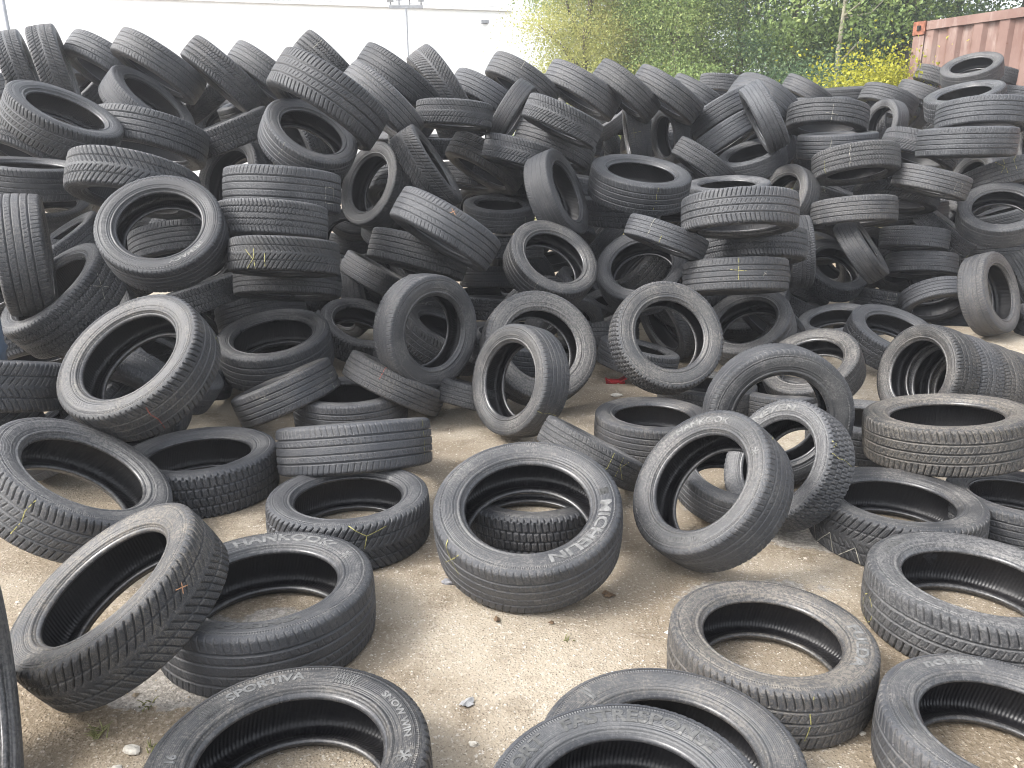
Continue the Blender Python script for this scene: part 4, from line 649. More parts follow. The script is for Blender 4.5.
('F99', 5.893, 8.505, 0.618, 0.686, -0.121, -0.718, 0.652, 'm', 's', 0, 0.18, 'slot-shouldered tyre half hidden in the gap, below and right of the wide open right-edge tyre', 'tyres in the heap'),
('F100', 4.099, 8.027, 0.485, -0.42, -0.908, -0.002, 0.649, 'm', 'z', 0.31, 0.48, 'zigzag-treaded tyre half hidden in the gap, above and left of the lone standing tyre', 'tyres in the heap'),
('F101', 4.363, 9.764, 1.753, 0.903, -0.42, 0.094, 0.607, 'm', 'z', 0.38, 0.47, 'zigzag-treaded tyre half hidden in the gap, above and right of the zigzag two-line tyre', 'tyres in the heap'),
('F102', 3.088, 8.87, 1.841, -0.585, -0.768, 0.262, 0.601, 'm', 'z', 0.32, 0.33, 'zigzag-treaded tyre half hidden in the gap, left of the arched white-crossed tyre', 'tyres in the heap'),
('F103', -1.819, 6.652, 1.713, 0.675, -0.036, -0.737, 0.603, 'm', 'v', 0.7, 0.41, 'chevron-treaded tyre half hidden in the gap, directly above the yellow-scribbled stack tyre', 'tyres in the heap'),
('F104', -3.955, 6.008, 1.277, -0.687, -0.718, 0.107, 0.614, 'm', 'v', 0.28, 0.19, 'chevron-treaded tyre half hidden in the gap, above and left of the white-crossed tyre', 'tyres in the heap'),
('F105', 3.306, 9.055, 1.7, 0.206, -0.599, 0.774, 0.622, 'm', 'v', 0.58, 0.47, 'chevron-treaded tyre half hidden in the gap, below and left of the arched white-crossed tyre', 'tyres in the heap'),
('F106', -4.019, 6.027, 0.86, -0.014, -0.162, -0.987, 0.65, 'm', 's', 0, 0.24, 'slot-shouldered tyre half hidden in the gap, left of the open pale-lettered tyre', 'tyres in the heap'),
('F107', 4.049, 8.88, 1.5, -0.223, -0.288, -0.931, 0.651, 'm', 'v', 0.43, 0.06, 'chevron-treaded tyre half hidden in the gap, right of the zigzag two-line tyre', 'tyres in the heap'),
('F108', -3.369, 6.47, 1.452, -0.884, -0.308, -0.353, 0.607, 'm', 'r', 0.19, 0.02, 'straight-ribbed tyre half hidden in the gap, directly above the big red-lined tyre', 'tyres in the heap'),
('F109', -1.849, 5.596, 0.807, -0.819, -0.332, 0.468, 0.602, 'm', 'r', 0.54, 0.09, 'straight-ribbed tyre half hidden in the gap, left of the yellow-scribbled stack tyre', 'tyres in the heap'),
('F110', 5.67, 8.727, 0.94, -0.298, -0.15, 0.943, 0.654, 'm', 'r', 0.48, 0.27, 'straight-ribbed tyre half hidden in the gap, right of the wide open right-edge tyre', 'tyres in the heap'),
('F111', 1.274, 7.746, 1.058, -0.893, -0.247, -0.376, 0.643, 'm', 'v', 0.34, 0.23, 'chevron-treaded tyre half hidden in the gap, directly below the yellow-lined open tyre', 'tyres in the heap'),
('F112', -2.733, 5.846, 1.338, 0.368, -0.163, 0.915, 0.624, 'm', 'r', 0.18, 0.36, 'straight-ribbed tyre half hidden in the gap, above and right of the white-crossed tyre', 'tyres in the heap'),
('F113', 1.475, 6.9, 0.934, 0.059, -0.479, 0.876, 0.602, 'm', 'z', 0.34, 0.42, 'zigzag-treaded tyre half hidden in the gap, below and right of the yellow-lined open tyre', 'tyres in the heap'),
('F114', -4.105, 6.3, 1.366, 0.653, -0.322, 0.685, 0.631, 'm', 'v', 0.63, 0.22, 'chevron-treaded tyre half hidden in the gap, left of the open pale-lettered tyre', 'tyres in the heap'),
('F115', 4.556, 10.048, 1.79, -0.344, -0.069, -0.937, 0.602, 'm', 's', 0.6, 0.4, 'slot-shouldered tyre half hidden in the gap, above and right of the zigzag two-line tyre', 'tyres in the heap'),
('F116', 5.49, 7.979, 0.662, -0.633, -0.768, 0.092, 0.618, 'm', 'r', 0.81, 0.2, 'straight-ribbed tyre half hidden in the gap, below and right of the wide open right-edge tyre', 'tyres in the heap'),
('F117', 5.328, 8.755, 1.365, -0.158, -0.177, 0.972, 0.66, 'm', 's', 0.25, 0.33, 'slot-shouldered tyre half hidden in the gap, above and right of the yellow-scribbled right-edge tyre', 'tyres in the heap'),
('F118', -3.332, 5.881, 0.828, -0.074, -0.139, -0.988, 0.646, 'm', 'r', 0.6, 0.12, 'straight-ribbed tyre half hidden in the gap, left of the open pale-lettered tyre', 'tyres in the heap'),
('F119', 1.96, 6.652, 0.719, -0.563, -0.221, 0.796, 0.607, 'm', 'r', 0.56, 0.43, 'straight-ribbed tyre half hidden in the gap, below and right of the slim upright yellow-crossed tyre', 'tyres in the heap'),
('F120', -2.697, 6.426, 1.551, -0.333, -0.169, 0.928, 0.622, 'm', 'r', 0.42, 0.08, 'straight-ribbed tyre half hidden in the gap, directly above the open pale-lettered tyre', 'tyres in the heap'),
('F121', -3.8, 5.235, 0.818, 0.587, -0.681, -0.438, 0.608, 'm', 'z', 0.29, 0.12, 'zigzag-treaded tyre half hidden in the gap, left of the white-crossed tyre', 'tyres in the heap'),
('F122', 0.584, 8.036, 1.672, -0.192, -0.024, -0.981, 0.613, 'm', 'z', 0.45, 0.09, 'zigzag-treaded tyre half hidden in the gap, left of the slim upright yellow-crossed tyre', 'tyres in the heap')]
CHALK = {'A21': [(0.384, 0.18, 'x', 'white')], 'B21': [(3.386, 0.35, 'k', 'yellow')], 'B19': [(1.99, 0.18, 'q', 'white')], 'A22': [(5.515, 0.0, 'l', 'red'), (0.698, -0.52, 'b', 'yellow')], 'J1': [(1.396, -0.35, 'q', 'white'), (6.213, 0.35, 'b', 'white')], 'J2': [(2.409, 0.52, 't', 'red')], 'B29': [(0.384, -0.7, 'b', 'orange')], 'G1': [(0.175, 0.18, 'l', 'yellow')], 'G4': [(3.735, -0.18, 'l', 'white'), (3.421, 0.7, 't', 'yellow')], 'G10': [(3.351, -0.18, 'c', 'yellow'), (2.862, 0.0, 'b', 'white')], 'D6': [(5.76, 0.52, 'l', 'white')], 'D5': [(3.386, 0.35, 'c', 'white')], 'D20': [(3.665, 0.0, 'l', 'white'), (4.294, 0.7, 'l', 'yellow')], 'D22': [(3.595, -0.35, 'k', 'yellow')], 'D21': [(2.862, 0.18, 'q', 'white')], 'G30': [(5.934, 0.7, 'q', 'white')], 'G33': [(4.049, 0.7, 't', 'white')], 'G46': [(5.76, 0.7, 'x', 'white')], 'G21': [(0.593, 0.7, 'b', 'yellow'), (0.419, 0.18, 'l', 'yellow')], 'G24': [(5.201, -0.52, 'z', 'white')], 'J5': [(1.222, 0.18, 'l', 'yellow')], 'J6': [(0.419, 0.7, 'y', 'yellow')], 'G17': [(3.037, 0.18, 'k', 'yellow')], 'X9': [(4.643, -0.35, 'o', 'yellow')], 'X8': [(0.035, 0.18, 'l', 'yellow')], 'X1': [(3.002, 0.18, 'l', 'yellow')], 'X3': [(0.628, 0.35, 'b', 'orange')], 'X6': [(5.411, 0.52, 'x', 'yellow')], 'B34': [(3.875, 0.52, 'l', 'white')], 'B36': [(5.899, 0.18, 'l', 'yellow')], 'B15': [(0.803, -0.18, 'l', 'white')], 'B3': [(3.595, 0.7, 'l', 'white')], 'C13': [(0.07, 0.52, 'c', 'yellow')], 'G35': [(3.316, 0.7, 'b', 'yellow')], 'G22': [(1.117, 0.18, 'b', 'yellow')], 'G41': [(5.48, 0.7, 't', 'white')], 'B1': [(0.593, -0.35, 't', 'white')], 'B8': [(0.384, -0.7, 't', 'white')]}
TEXT = {'X4': [(3.185, 'HANKOOK', 0.52, 0.068, 1.5, 'letter'), (2.538, '*wing', 0.5, 0.07, 0.8, 'letter'), (2.153, '*flake', 0.5, 0.06, 1, 'letter'), (0.193, 'KINERGY', 0.5, 0.06, 1.5, 'letter_dark')], 'X5': [(3.64, 'SPORTIVA', 0.55, 0.05, 1.35, 'letter'), (2.835, '*hatch', 0.55, 0.055, 0.62, 'letter'), (2.048, 'SNOW WIN', 0.6, 0.038, 1.35, 'letter'), (1.488, '*flake', 0.55, 0.06, 1, 'letter'), (4.848, '16', 0.5, 0.045, 1.1, 'letter'), (4.2, '*hatch', 0.55, 0.055, 0.5, 'letter_dark')], 'X6': [(0.893, 'MICHELIN', 0.55, 0.082, 1.45, 'letter'), (1.698, '*hatch', 0.55, 0.05, 0.3, 'letter_dark')], 'X8': [(1.225, 'FULDA', 0.6, 0.075, 1.6, 'letter')], 'X10': [(3.185, 'nokian', 0.62, 0.065, 1.7, 'letter'), (4.603, '*lens', 0.55, 0.05, 1.0, 'letter_dark')], 'X9': [(3.85, 'nokian', 0.62, 0.055, 1.6, 'letter_dark')], 'X12': [(2.853, 'FASTRESPONSE', 0.55, 0.072, 1.3, 'letter_dark'), (4.2, 'SPORT', 0.55, 0.072, 1.3, 'letter_dark')], 'X11': [(3.868, '*vee', 0.55, 0.07, 0.8, 'letter')], 'G22': [(2.153, 'HANKOOK', 0.6, 0.055, 1.45, 'letter'), (1.295, '*wing', 0.55, 0.075, 1.0, 'letter_dark'), (0.84, '*flake', 0.55, 0.06, 1, 'letter'), (5.198, 'KINERGY', 0.55, 0.05, 1.15, 'letter_dark')], 'G21': [(2.153, 'NEXEN', 0.6, 0.075, 1.7, 'letter')], 'A17': [(5.391, 'PRIMACY', 0.55, 0.05, 1.5, 'letter')]}
SPIN = {}

def axis_matrix(c, n, D, spin, w):
    n = Vector(n).normalized(); h = Vector((0, 0, 1)) if abs(n.z) < .9 else Vector((1, 0, 0))
    X = h.cross(n).normalized(); Y = n.cross(X)
    rot = Matrix((X, Y, n)).transposed() @ Matrix.Rotation(spin, 3, 'Z')
    loc = Vector(c)-n*(D*w/2)
    return Matrix.Translation(loc) @ rot.to_4x4() @ Matrix.Scale(D, 4)
TH = {}
for (tid, x, y, z, nx, ny, nz, D, prof, pat, dust, brown, label, group) in TYRES:
    t = bpy.data.objects.new('car_tyre', None); C.objects.link(t); t.empty_display_size = .2
    tag(t, label, 'tyre', group)
    t.matrix_world = axis_matrix((x, y, z), (nx, ny, nz), D, SPIN.get(tid, random.uniform(0, 6.28) if tid not in TEXT and tid not in CHALK else 0), PROF[prof][0])
    col = (dust, brown, random.random(), 0 if tid in TEXT else 1)
    tr, s1, s2, b1, b2, li = tyre_meshes(pat, prof)
    parts = {}
    for nm, me, pa in (('tread', tr, t), ('sidewall', s1, t), ('sidewall', s2, t), ('inner_liner', li, t)):
        o = obj(nm, me, pa); o.color = col; parts.setdefault(nm, o)
        if me is s1: q = obj('bead', b1, o); q.color = col
        if me is s2: q = obj('bead', b2, o); q.color = col
    for th, v, kind, cm in CHALK.get(tid, ()):
        chalk(prof, th, v, kind, M['chalk_'+cm], parts['tread'])
    for th, txt, rr, hgt, sx, mt in TEXT.get(tid, ()):
        w, rim = PROF[prof]; rmid = rim+.012+(.465-rim-.012)*rr
        if txt == '*flake': vs, ps = stroke_shapes(flake(), .10)
        elif txt == '*hatch': vs, ps = stroke_shapes(hatch(), .07)
        elif txt == '*wing': vs, ps = [(-.45, 0), (.25, -.1), (.55, .75), (.05, .55)], [(0, 1, 2, 3)]
        elif txt == '*vee': vs, ps = stroke_shapes([[(-.3, .9), (-.12, -.1)], [(.12, .9), (.1, -.1)]], .18)
        elif txt == '*lens':
            S = []
            for q in range(5):
                S.append([(-1.9+.1*q+.0, .35)]+[(1.9*math.sin(b)*(1-.0*q)+.14*q, .35-(.36+.11*q)*math.cos(b)) for b in np.linspace(-1.4, 1.4, 14)])
            S.append([(1.9*math.sin(b), .35+.42*math.cos(b)) for b in np.linspace(-1.5, 1.5, 14)]); vs, ps = stroke_shapes(S, .05)
        else: vs, ps = text_outline(txt)
        flat_to_side('emblem' if txt[0] == '*' else 'lettering', vs, ps, prof, th, rmid, hgt, sx, M[mt], parts['sidewall'])
    TH[tid] = t

# ------------------------------------------------------------------ ground
def soil():
    k = NT('sandy_yard_ground'); tc = k.n('ShaderNodeTexCoord'); v = tc.outputs['Object']
    big = k.noise(v, .8, 5, .6); mid = k.noise(v, 5, 6, .65); fine = k.noise(v, 70, 4, .7); speck = k.noise(v, 190, 2, .6)
    c = k.mix(k.ramp(big, .38, .62), (.215, .176, .128), (.335, .293, .230))
    c = k.mix(k.ramp(mid, .50, .72), c, (.165, .132, .095))
    c = k.mix(k.ramp(fine, .54, .70), c, (.45, .415, .36))
    c = k.mix(k.ramp(speck, .60, .68), c, (.13, .105, .08))
    vo = k.n('ShaderNodeTexVoronoi'); vo.inputs['Scale'].default_value = 95; k.l(v, vo.inputs['Vector'])
    hs = k.ramp(vo.outputs['Distance'], .05, .5, 1, 0)
    wh = k.n('ShaderNodeSeparateColor'); k.l(vo.outputs['Color'], wh.inputs[0])
    c = k.mix(k.math('MULTIPLY', k.ramp(wh.outputs[0], .86, .9), k.ramp(vo.outputs['Distance'], .2, .32, 1, 0)), c, (.52, .49, .44))
    # old asphalt remnants show through in places
    sp = k.n('ShaderNodeSeparateXYZ'); k.l(v, sp.inputs[0])
    tot = None
    for (px, py, ra, rb) in ((-1.05, 1.98, .30, .13), (-.78, 2.32, .16, .07), (-1.02, 2.3, .10, .05), (1.28, 2.95, .42, .16), (.98, 3.2, .2, .06), (.86, 2.5, .30, .10)):
        dx = k.math('DIVIDE', k.math('SUBTRACT', sp.outputs[0], px), ra); dy = k.math('DIVIDE', k.math('SUBTRACT', sp.outputs[1], py), rb)
        d = k.math('SQRT', k.math('ADD', k.math('MULTIPLY', dx, dx), k.math('MULTIPLY', dy, dy)))
        d = k.math('ADD', d, k.math('MULTIPLY', k.math('SUBTRACT', k.noise(v, 7, 5, .7), .5), 2.2))
        q = k.ramp(d, .75, .95, 1, 0); tot = q if tot is None else k.math('MAXIMUM', tot, q)
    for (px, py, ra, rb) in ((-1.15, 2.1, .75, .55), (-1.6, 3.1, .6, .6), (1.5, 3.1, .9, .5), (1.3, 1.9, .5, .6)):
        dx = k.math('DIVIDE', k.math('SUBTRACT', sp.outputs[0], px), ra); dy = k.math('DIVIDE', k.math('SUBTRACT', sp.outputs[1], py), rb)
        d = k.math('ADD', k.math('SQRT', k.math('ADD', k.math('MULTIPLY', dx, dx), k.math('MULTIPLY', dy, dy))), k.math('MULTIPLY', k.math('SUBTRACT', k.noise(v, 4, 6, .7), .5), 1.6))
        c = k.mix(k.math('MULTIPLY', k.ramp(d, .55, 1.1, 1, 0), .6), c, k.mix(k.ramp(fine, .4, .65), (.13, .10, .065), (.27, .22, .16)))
    asph = k.mix(k.ramp(fine, .4, .62), (.20, .19, .175), (.36, .345, .32))
    c = k.mix(k.math('MULTIPLY', tot, .75), c, asph)
    k.col(c); k.set(rough=.92, spec=.2)
    h = k.math('ADD', k.math('ADD', k.math('MULTIPLY', mid, .9), k.math('MULTIPLY', fine, .55)), k.math('MULTIPLY', hs, .28))
    k.bump(h, .55, .018)
    return k.m
M['soil'] = soil()
def ground_h(x, y):
    return .004*np.sin(x*2.1+.7)*np.sin(y*1.7)+.003*np.sin(x*5.3+y*3.1)+.002*np.sin(x*11.7-y*9.3)+.004+.17*np.exp(-((x-3.79)**2+(y-6.17)**2)/(2*.55**2))
xs = np.concatenate([-np.geomspace(110, 5, 12), np.linspace(-4.6, 11.8, 240), np.geomspace(12.6, 110, 10)])
ys = np.concatenate([-np.geomspace(60, 1, 8), np.linspace(.3, 15, 215), np.geomspace(16, 130, 10)])
GX, GY = np.meshgrid(xs, ys, indexing='ij'); nx_, ny_ = len(xs), len(ys)
near = np.exp(-np.clip(np.hypot(GX-1, GY-4.5)-6, 0, None)*.5)
cpx, cpy, cpz = (5.503, 11.6, 0.566); cdir = (math.cos(-0.9841), math.sin(-0.9841))      # the yard rises in a low bank under the container
ax, ay = cpx-1.22*cdir[1], cpy+1.22*cdir[0]; tt = np.clip((GX-ax)*cdir[0]+(GY-ay)*cdir[1], 0, 6.06)
bank = (cpz+.01)*(1-sm(1.65, 2.9, np.hypot(GX-ax-tt*cdir[0], GY-ay-tt*cdir[1])))
V = np.stack([GX, GY, np.maximum(ground_h(GX, GY)*near, bank)], -1).reshape(-1, 3)
i = np.arange(nx_-1)[:, None]; j = np.arange(ny_-1)[None]
Q = np.stack([i*ny_+j, (i+1)*ny_+j, (i+1)*ny_+j+1, i*ny_+j+1], -1).reshape(-1, 4)
tag(obj('ground', mesh_np('ground', V, Q, M['soil'])), kind='structure')

# loose gravel: one sheet of small stones nobody could count
def pebble_mat():
    k = NT('gravel_stone'); a = k.n('ShaderNodeAttribute'); a.attribute_name = 'tone'
    cr = k.n('ShaderNodeValToRGB'); k.l(a.outputs['Fac'], cr.inputs[0])
    cr.color_ramp.elements[0].color = (.12, .095, .07, 1); cr.color_ramp.elements[1].color = (.62, .58, .52, 1)
    e = cr.color_ramp.elements.new(.5); e.color = (.33, .275, .20, 1)
    k.l(cr.outputs[0], k.b.inputs['Base Color']); k.set(rough=.85, spec=.25); return k.m
M['pebble'] = pebble_mat()
octv = np.array([(1, 0, 0), (-1, 0, 0), (0, 1, 0), (0, -1, 0), (0, 0, 1), (0, 0, -1)], float)
octf = np.array([(0, 2, 4), (2, 1, 4), (1, 3, 4), (3, 0, 4), (2, 0, 5), (1, 2, 5), (3, 1, 5), (0, 3, 5)])
def pebbles(n, x0, x1, y0, y1, s0, s1, pw=3.):
    x = rng.uniform(x0, x1, n); y = y0+(y1-y0)*rng.uniform(0, 1, n)**1.5; s = s0+(s1-s0)*rng.uniform(0, 1, n)**pw
    jit = rng.uniform(.6, 1.25, (n, 6, 1)); V = octv[None]*jit*s[:, None, None]*np.array([1, 1, .6])
    th = rng.uniform(0, 6.28, n); c, sn = np.cos(th)[:, None], np.sin(th)[:, None]
    X = V[:, :, 0]*c-V[:, :, 1]*sn+x[:, None]; Y = V[:, :, 0]*sn+V[:, :, 1]*c+y[:, None]; Z = V[:, :, 2]+(ground_h(x, y)+s*.15)[:, None]
    P = np.stack([X, Y, Z], -1).reshape(-1, 3); F = (octf[None]+6*np.arange(n)[:, None, None]).reshape(-1, 3)
    return P, F, np.repeat(rng.beta(2.2, 2.2, n), 6)
P1, F1, T1 = pebbles(26000, -2.4, 3.2, 1.0, 5.6, .0012, .0045)
P2, F2, T2 = pebbles(900, -2.4, 3.2, 1.0, 5.6, .004, .013, 2.5)
me = mesh_np('gravel', np.concatenate([P1, P2]), None, M['pebble'], False, {'tone': np.concatenate([T1, T2])}, tris=np.concatenate([F1, F2+len(P1)]))
tag(obj('gravel', me), 'fine loose gravel scattered over the sandy yard ground', 'gravel', kind='stuff')

def lump(r, sq, seed, sub=2):
    import bmesh
    bm = bmesh.new(); bmesh.ops.create_icosphere(bm, subdivisions=sub, radius=1); rs = np.random.default_rng(seed); off = rs.uniform(0, 6, 3)
    for v in bm.verts:
        p = v.co; f = 1+.22*math.sin(p.x*2.3+off[0])*math.cos(p.y*2.9+off[1])+.14*math.sin(p.z*4.1+off[2]+p.x*3)
        v.co = (p.x*f*r*sq[0], p.y*f*r*sq[1], p.z*f*r*sq[2])
    me = bpy.data.meshes.new('stone'); bm.to_mesh(me); bm.free(); return me
M['stone_grey'] = plain('grey_stone', (.21, .21, .22), .8, .25, 60)
M['stone_pale'] = plain('pale_stone', (.50, .47, .41), .85, .2, 60)
M['dead_leaf'] = plain('dead_leaf', (.13, .085, .05), .8, .35, 40)
M['grey_leaf'] = plain('grey_leaf', (.27, .27, .27), .8, .25, 40)
M['red_plastic'] = plain('red_plastic', (.35, .03, .035), .45, .2, 12)
M['grass_blade'] = plain('grass_blade', (.17, .17, .07), .7, .3, 50)
for x, y, r, sq, mt, lb in [(-0.236, 2.559, 0.022, (1, 0.7, 0.5), 'stone_grey', 'dark grey stone lying on the bare ground just left of the large lettered tyre'), (0.195, 2.45, 0.01, (1, 0.8, 0.6), 'stone_grey', 'small dark pebble on the ground in front of the large lettered tyre'), (0.686, 4.92, 0.035, (1, 0.7, 0.35), 'stone_pale', 'flat pale stone at the foot of the heap below the red scrap'), (0.941, 5.308, 0.02, (1, 0.8, 0.5), 'stone_pale', 'pale stone beside the bottom of the knobbly upright tyre'), (-1.002, 1.71, 0.02, (1.2, 0.8, 0.5), 'stone_pale', 'pale chalky stone lying on the ground at the bottom left'), (-1.014, 1.647, 0.014, (1, 0.9, 0.5), 'stone_pale', 'white crumbly pebble near the bottom edge at left'), (0.95, 1.773, 0.009, (1, 0.8, 0.6), 'stone_pale', 'little pale stone between the two tyres at the bottom right'), (1.012, 1.869, 0.009, (1, 0.8, 0.6), 'stone_grey', 'round grey pebble just right of the brown-dusted tyre'), (-0.104, 1.732, 0.012, (1, 0.8, 0.6), 'stone_pale', 'pinkish white pebble on the open ground near the bottom centre'), (-1.116, 2.045, 0.016, (1.1, 0.8, 0.6), 'stone_pale', 'pale pebble under the leaning coarse winter tyre at left')]:
    me = lump(r, sq, abs(int(x*1000))+7); me.materials.append(M[mt])
    o = obj('stone', me, loc=(x, y, float(ground_h(x, y))+r*sq[2]*.5)); tag(o, lb, 'stone', 'loose stones on the bare ground')
def leaf(x, y, s, rz, mat, lb, lobes=5):
    vs = [(0, 0, .012)]; n = lobes*4
    for q in range(n):
        a = q*2*math.pi/n; rr = s*(.80+.16*math.cos(a*lobes*.5)**2)*(1+.16*math.sin(q*2.3)); vs.append((rr*math.cos(a), rr*.75*math.sin(a), .003+s*.35*max(0, math.sin(a*2+rz))**2))
    fs = [(0, q+1, (q+1) % n+1) for q in range(n)]
    b = len(vs); vs += [(p[0], p[1], p[2]-.0012) for p in vs]; fs += [(b, (q+1) % n+1+b, q+1+b) for q in range(n)]
    fs += [(q+1, b+q+1, b+(q+1) % n+1, (q+1) % n+1) for q in range(n)]
    me = bpy.data.meshes.new('leaf'); me.from_pydata(vs, [], fs); me.update(); me.materials.append(mat)
    o = obj('fallen_leaf', me, loc=(x, y, float(ground_h(x, y))+.003)); o.rotation_euler = (0, 0, rz); tag(o, lb, 'leaf', 'dead leaves on the ground')
for x, y, s, rz, mt, lb in [(-0.129, 1.895, 0.025, 0.6, 'grey_leaf', 'curled grey leaf lying on the open ground at the bottom centre'), (-0.051, 2.313, 0.016, 1.8, 'dead_leaf', 'small brown dead leaf in front of the large lettered tyre'), (0.347, 2.476, 0.026, 2.6, 'dead_leaf', 'dark curled dead leaf right of the large lettered tyre'), (0.131, 2.295, 0.011, 0.2, 'dead_leaf', 'tiny brown leaf fragment below the large lettered tyre')]: leaf(x, y, s, rz, M[mt], lb)
def tuft(x, y, s, n, lb):
    b = MB()
    for q in range(n):
        a = random.uniform(0, 6.28); L = s*random.uniform(.5, 1); ox, oy = random.gauss(0, s*.3), random.gauss(0, s*.3)
        pts = [(ox+math.cos(a)*L*t*.7, oy+math.sin(a)*L*t*.7, L*(t-.45*t*t)) for t in (0, .4, .75, 1)]
        b.tube(pts, [.0022, .0018, .0012, .0004], 4)
    o = b.build('grass_tuft', M['grass_blade']); o.location = (x, y, float(ground_h(x, y))); tag(o, lb, 'grass tuft', 'grass tufts on the bare ground')
for x, y, s, n, lb in [(0.185, 2.199, 0.025, 7, 'sparse grass tuft on the open ground below the large lettered tyre'), (-1.119, 1.773, 0.05, 20, 'thin dry grass tuft near the bottom left corner'), (-0.953, 1.717, 0.035, 10, 'little grass tuft beside the lettered snow tyre'), (-1.04, 1.882, 0.035, 9, 'wispy grass tuft under the leaning winter tyre')]: tuft(x, y, s, n, lb)
b = MB(); b.box((0, 0, .02), (.13, .05, .012), Matrix.Rotation(.25, 3, 'X')); b.box((.055, .01, .035), (.05, .07, .01), Matrix.Rotation(-.5, 3, 'Y')); b.box((-.05, -.01, .03), (.045, .05, .008), Matrix.Rotation(.6, 3, 'Y'))
o = b.build('plastic_scrap', M['red_plastic']); o.location = (0.719, 5.231, 0.0); tag(o, 'broken red plastic scrap on the ground under the tyre heap', 'scrap')

# ------------------------------------------------------------------ blue drum at the left edge
M['drum'] = plain('blue_drum_paint', (.12, .16, .22), .5, .25, 6)
dr = thing('steel_drum', 'blue drum at the left border, only a sliver showing behind the tyres', 'drum', (-2.812, 3.716, 0.0))
pr = [(.0, .0), (.28, .0), (.285, .02), (.28, .04), (.28, .27), (.29, .29), (.28, .31), (.28, .57), (.29, .59), (.28, .61), (.28, .84), (.285, .86), (.275, .87), (.268, .85), (.0, .85)]
obj('drum_body', ring_mesh('drum_body', pr, 48, M['drum']), dr)
b = MB(); b.tube([(.17, 0, .85), (.17, 0, .872)], .03, 12); b.build('bung_cap', M['drum'], dr)

# ------------------------------------------------------------------ container
def container_paint():
    k = NT('faded_container_paint'); tc = k.n('ShaderNodeTexCoord'); v = tc.outputs['Object']
    mp = k.n('ShaderNodeMapping'); mp.inputs['Scale'].default_value = (3, 3, .5); k.l(v, mp.inputs[0])
    st = k.noise(mp.outputs[0], 2.2, 5, .65); n1 = k.noise(v, 1.3, 5, .6); n2 = k.noise(v, 14, 5, .7)
    c = k.mix(k.ramp(n1, .35, .65), (.160, .092, .074), (.215, .140, .116))
    c = k.mix(k.ramp(st, .50, .72), c, (.29, .225, .20)); c = k.mix(k.ramp(n2, .62, .72), c, (.12, .045, .028))
    k.col(c); k.set(rough=.65, spec=.35); k.bump(n2, .15, .01); return k.m
M['container'] = container_paint(); M['rust'] = plain('rusty_steel', (.22, .085, .05), .8, .35, 18)
M['dark'] = plain('hole_shade', (.02, .018, .016), .8)
ct = thing('shipping_container', 'faded rust red corrugated shipping container standing behind the heap beside the yellow bush', 'shipping container', (5.503, 11.6, 0.566), -0.9841)
CL, CW, CH = 6.06, 2.44, 2.75                           # local x = length (0 at the near-tree corner), side wall on y = 0
prof_ = []; xx = .16
while xx < CL-.2:
    prof_ += [(xx, .0), (xx+.11, .0), (xx+.16, .045), (xx+.27, .045)]; xx += .32
def corrugated(y, sg):
    V = []; Qs = []
    for p, dy in prof_:
        yy = y+sg*(dy+.02)
        V += [(p, yy, .16), (p, yy, CH-.12)]
    for q in range(len(prof_)-1): Qs.append((2*q, 2*q+2, 2*q+3, 2*q+1))
    b0 = len(V); V += [(a, c+sg*.004, d) for a, c, d in V]; Qs += [tuple(b0+k for k in f[::-1]) for f in Qs]
    return V, Qs
for y, sg in ((0, 1), (CW, -1)):
    V, Qs = corrugated(y, sg); obj('side_panel', mesh_np('side_panel', V, Qs, M['container'], False), ct)
b = MB(); b.box((CL/2, CW/2, CH-.03), (CL-.2, CW-.16, .03)); b.build('roof_panel', M['container'], ct)
[MB().box((x, CW/2, CH/2), (.03, CW-.2, CH-.25)).build('end_panel', M['container'], ct) for x in (.03, CL-.03)]
for y in (.04, CW-.04):
    for z, h in ((CH-.065, .11), (.08, .15)): b = MB(); b.box((CL/2, y, z), (CL-.34, .075, h)); b.build('side_rail', M['container'], ct)
    for x in (.08, CL-.08):
        b = MB(); b.box((x, y, CH/2), (.155, .085, CH-.37)); b.build('corner_post', M['container'], ct)
        for z in (CH-.09, .09):
            q = MB().box((x, y+(.0 if y < 1 else 0), z), (.17, .12, .17)).build('corner_casting', M['rust'], ct)
            sg = -1 if y < 1 else 1
            hb = MB(); hb.tube([(x, y+sg*.058, z-.03), (x, y+sg*.058, z+.03)], .028, 10); hb.build('lifting_hole', M['dark'], q)  # solid stub, the shade inside the hole is put into its dark colour
b = MB(); b.box((CL/2, CW/2, .15), (CL-.2, CW-.2, .05)); b.build('floor_panel', M['rust'], ct)

# ------------------------------------------------------------------ white hall, masts
def cladding():
    k = NT('white_wall_cladding'); tc = k.n('ShaderNodeTexCoord'); v = tc.outputs['Object']
    n = k.noise(v, .7, 4); k.col(k.mix(k.ramp(n, .3, .7), (.86, .86, .87), (.90, .90, .90))); k.set(rough=.5, spec=.4); return k.m
M['clad'] = cladding(); M['trim'] = plain('pale_grey_trim', (.88, .88, .88), .5, .02, 3); M['steel'] = plain('galvanised_steel', (.30, .31, .33), .5, .15, 8, metal=.3); M['lamp_glass'] = plain('dull_lamp_glass', (.55, .55, .55), .3)
hall = thing('white_hall', 'long plain white industrial hall behind the left half of the tyre heap', 'building', (-0.038, 32.0, 0), 0.1769)
HL, HW, HH = 46., 18., 6.922
V = []; Qs = []
xr = np.arange(0, HL+.01, .5)
for x in xr:
    for dx, dy in ((0, 0),):
        if x+dx <= HL: V += [(-(x+dx), dy, 0), (-(x+dx), dy, HH)]
for q in range(len(V)//2-1): Qs.append((2*q, 2*q+1, 2*q+3, 2*q+2))
b0 = len(V); V += [(a, c+.06, d) for a, c, d in V]; Qs += [tuple(b0+k for k in f[::-1]) for f in Qs]
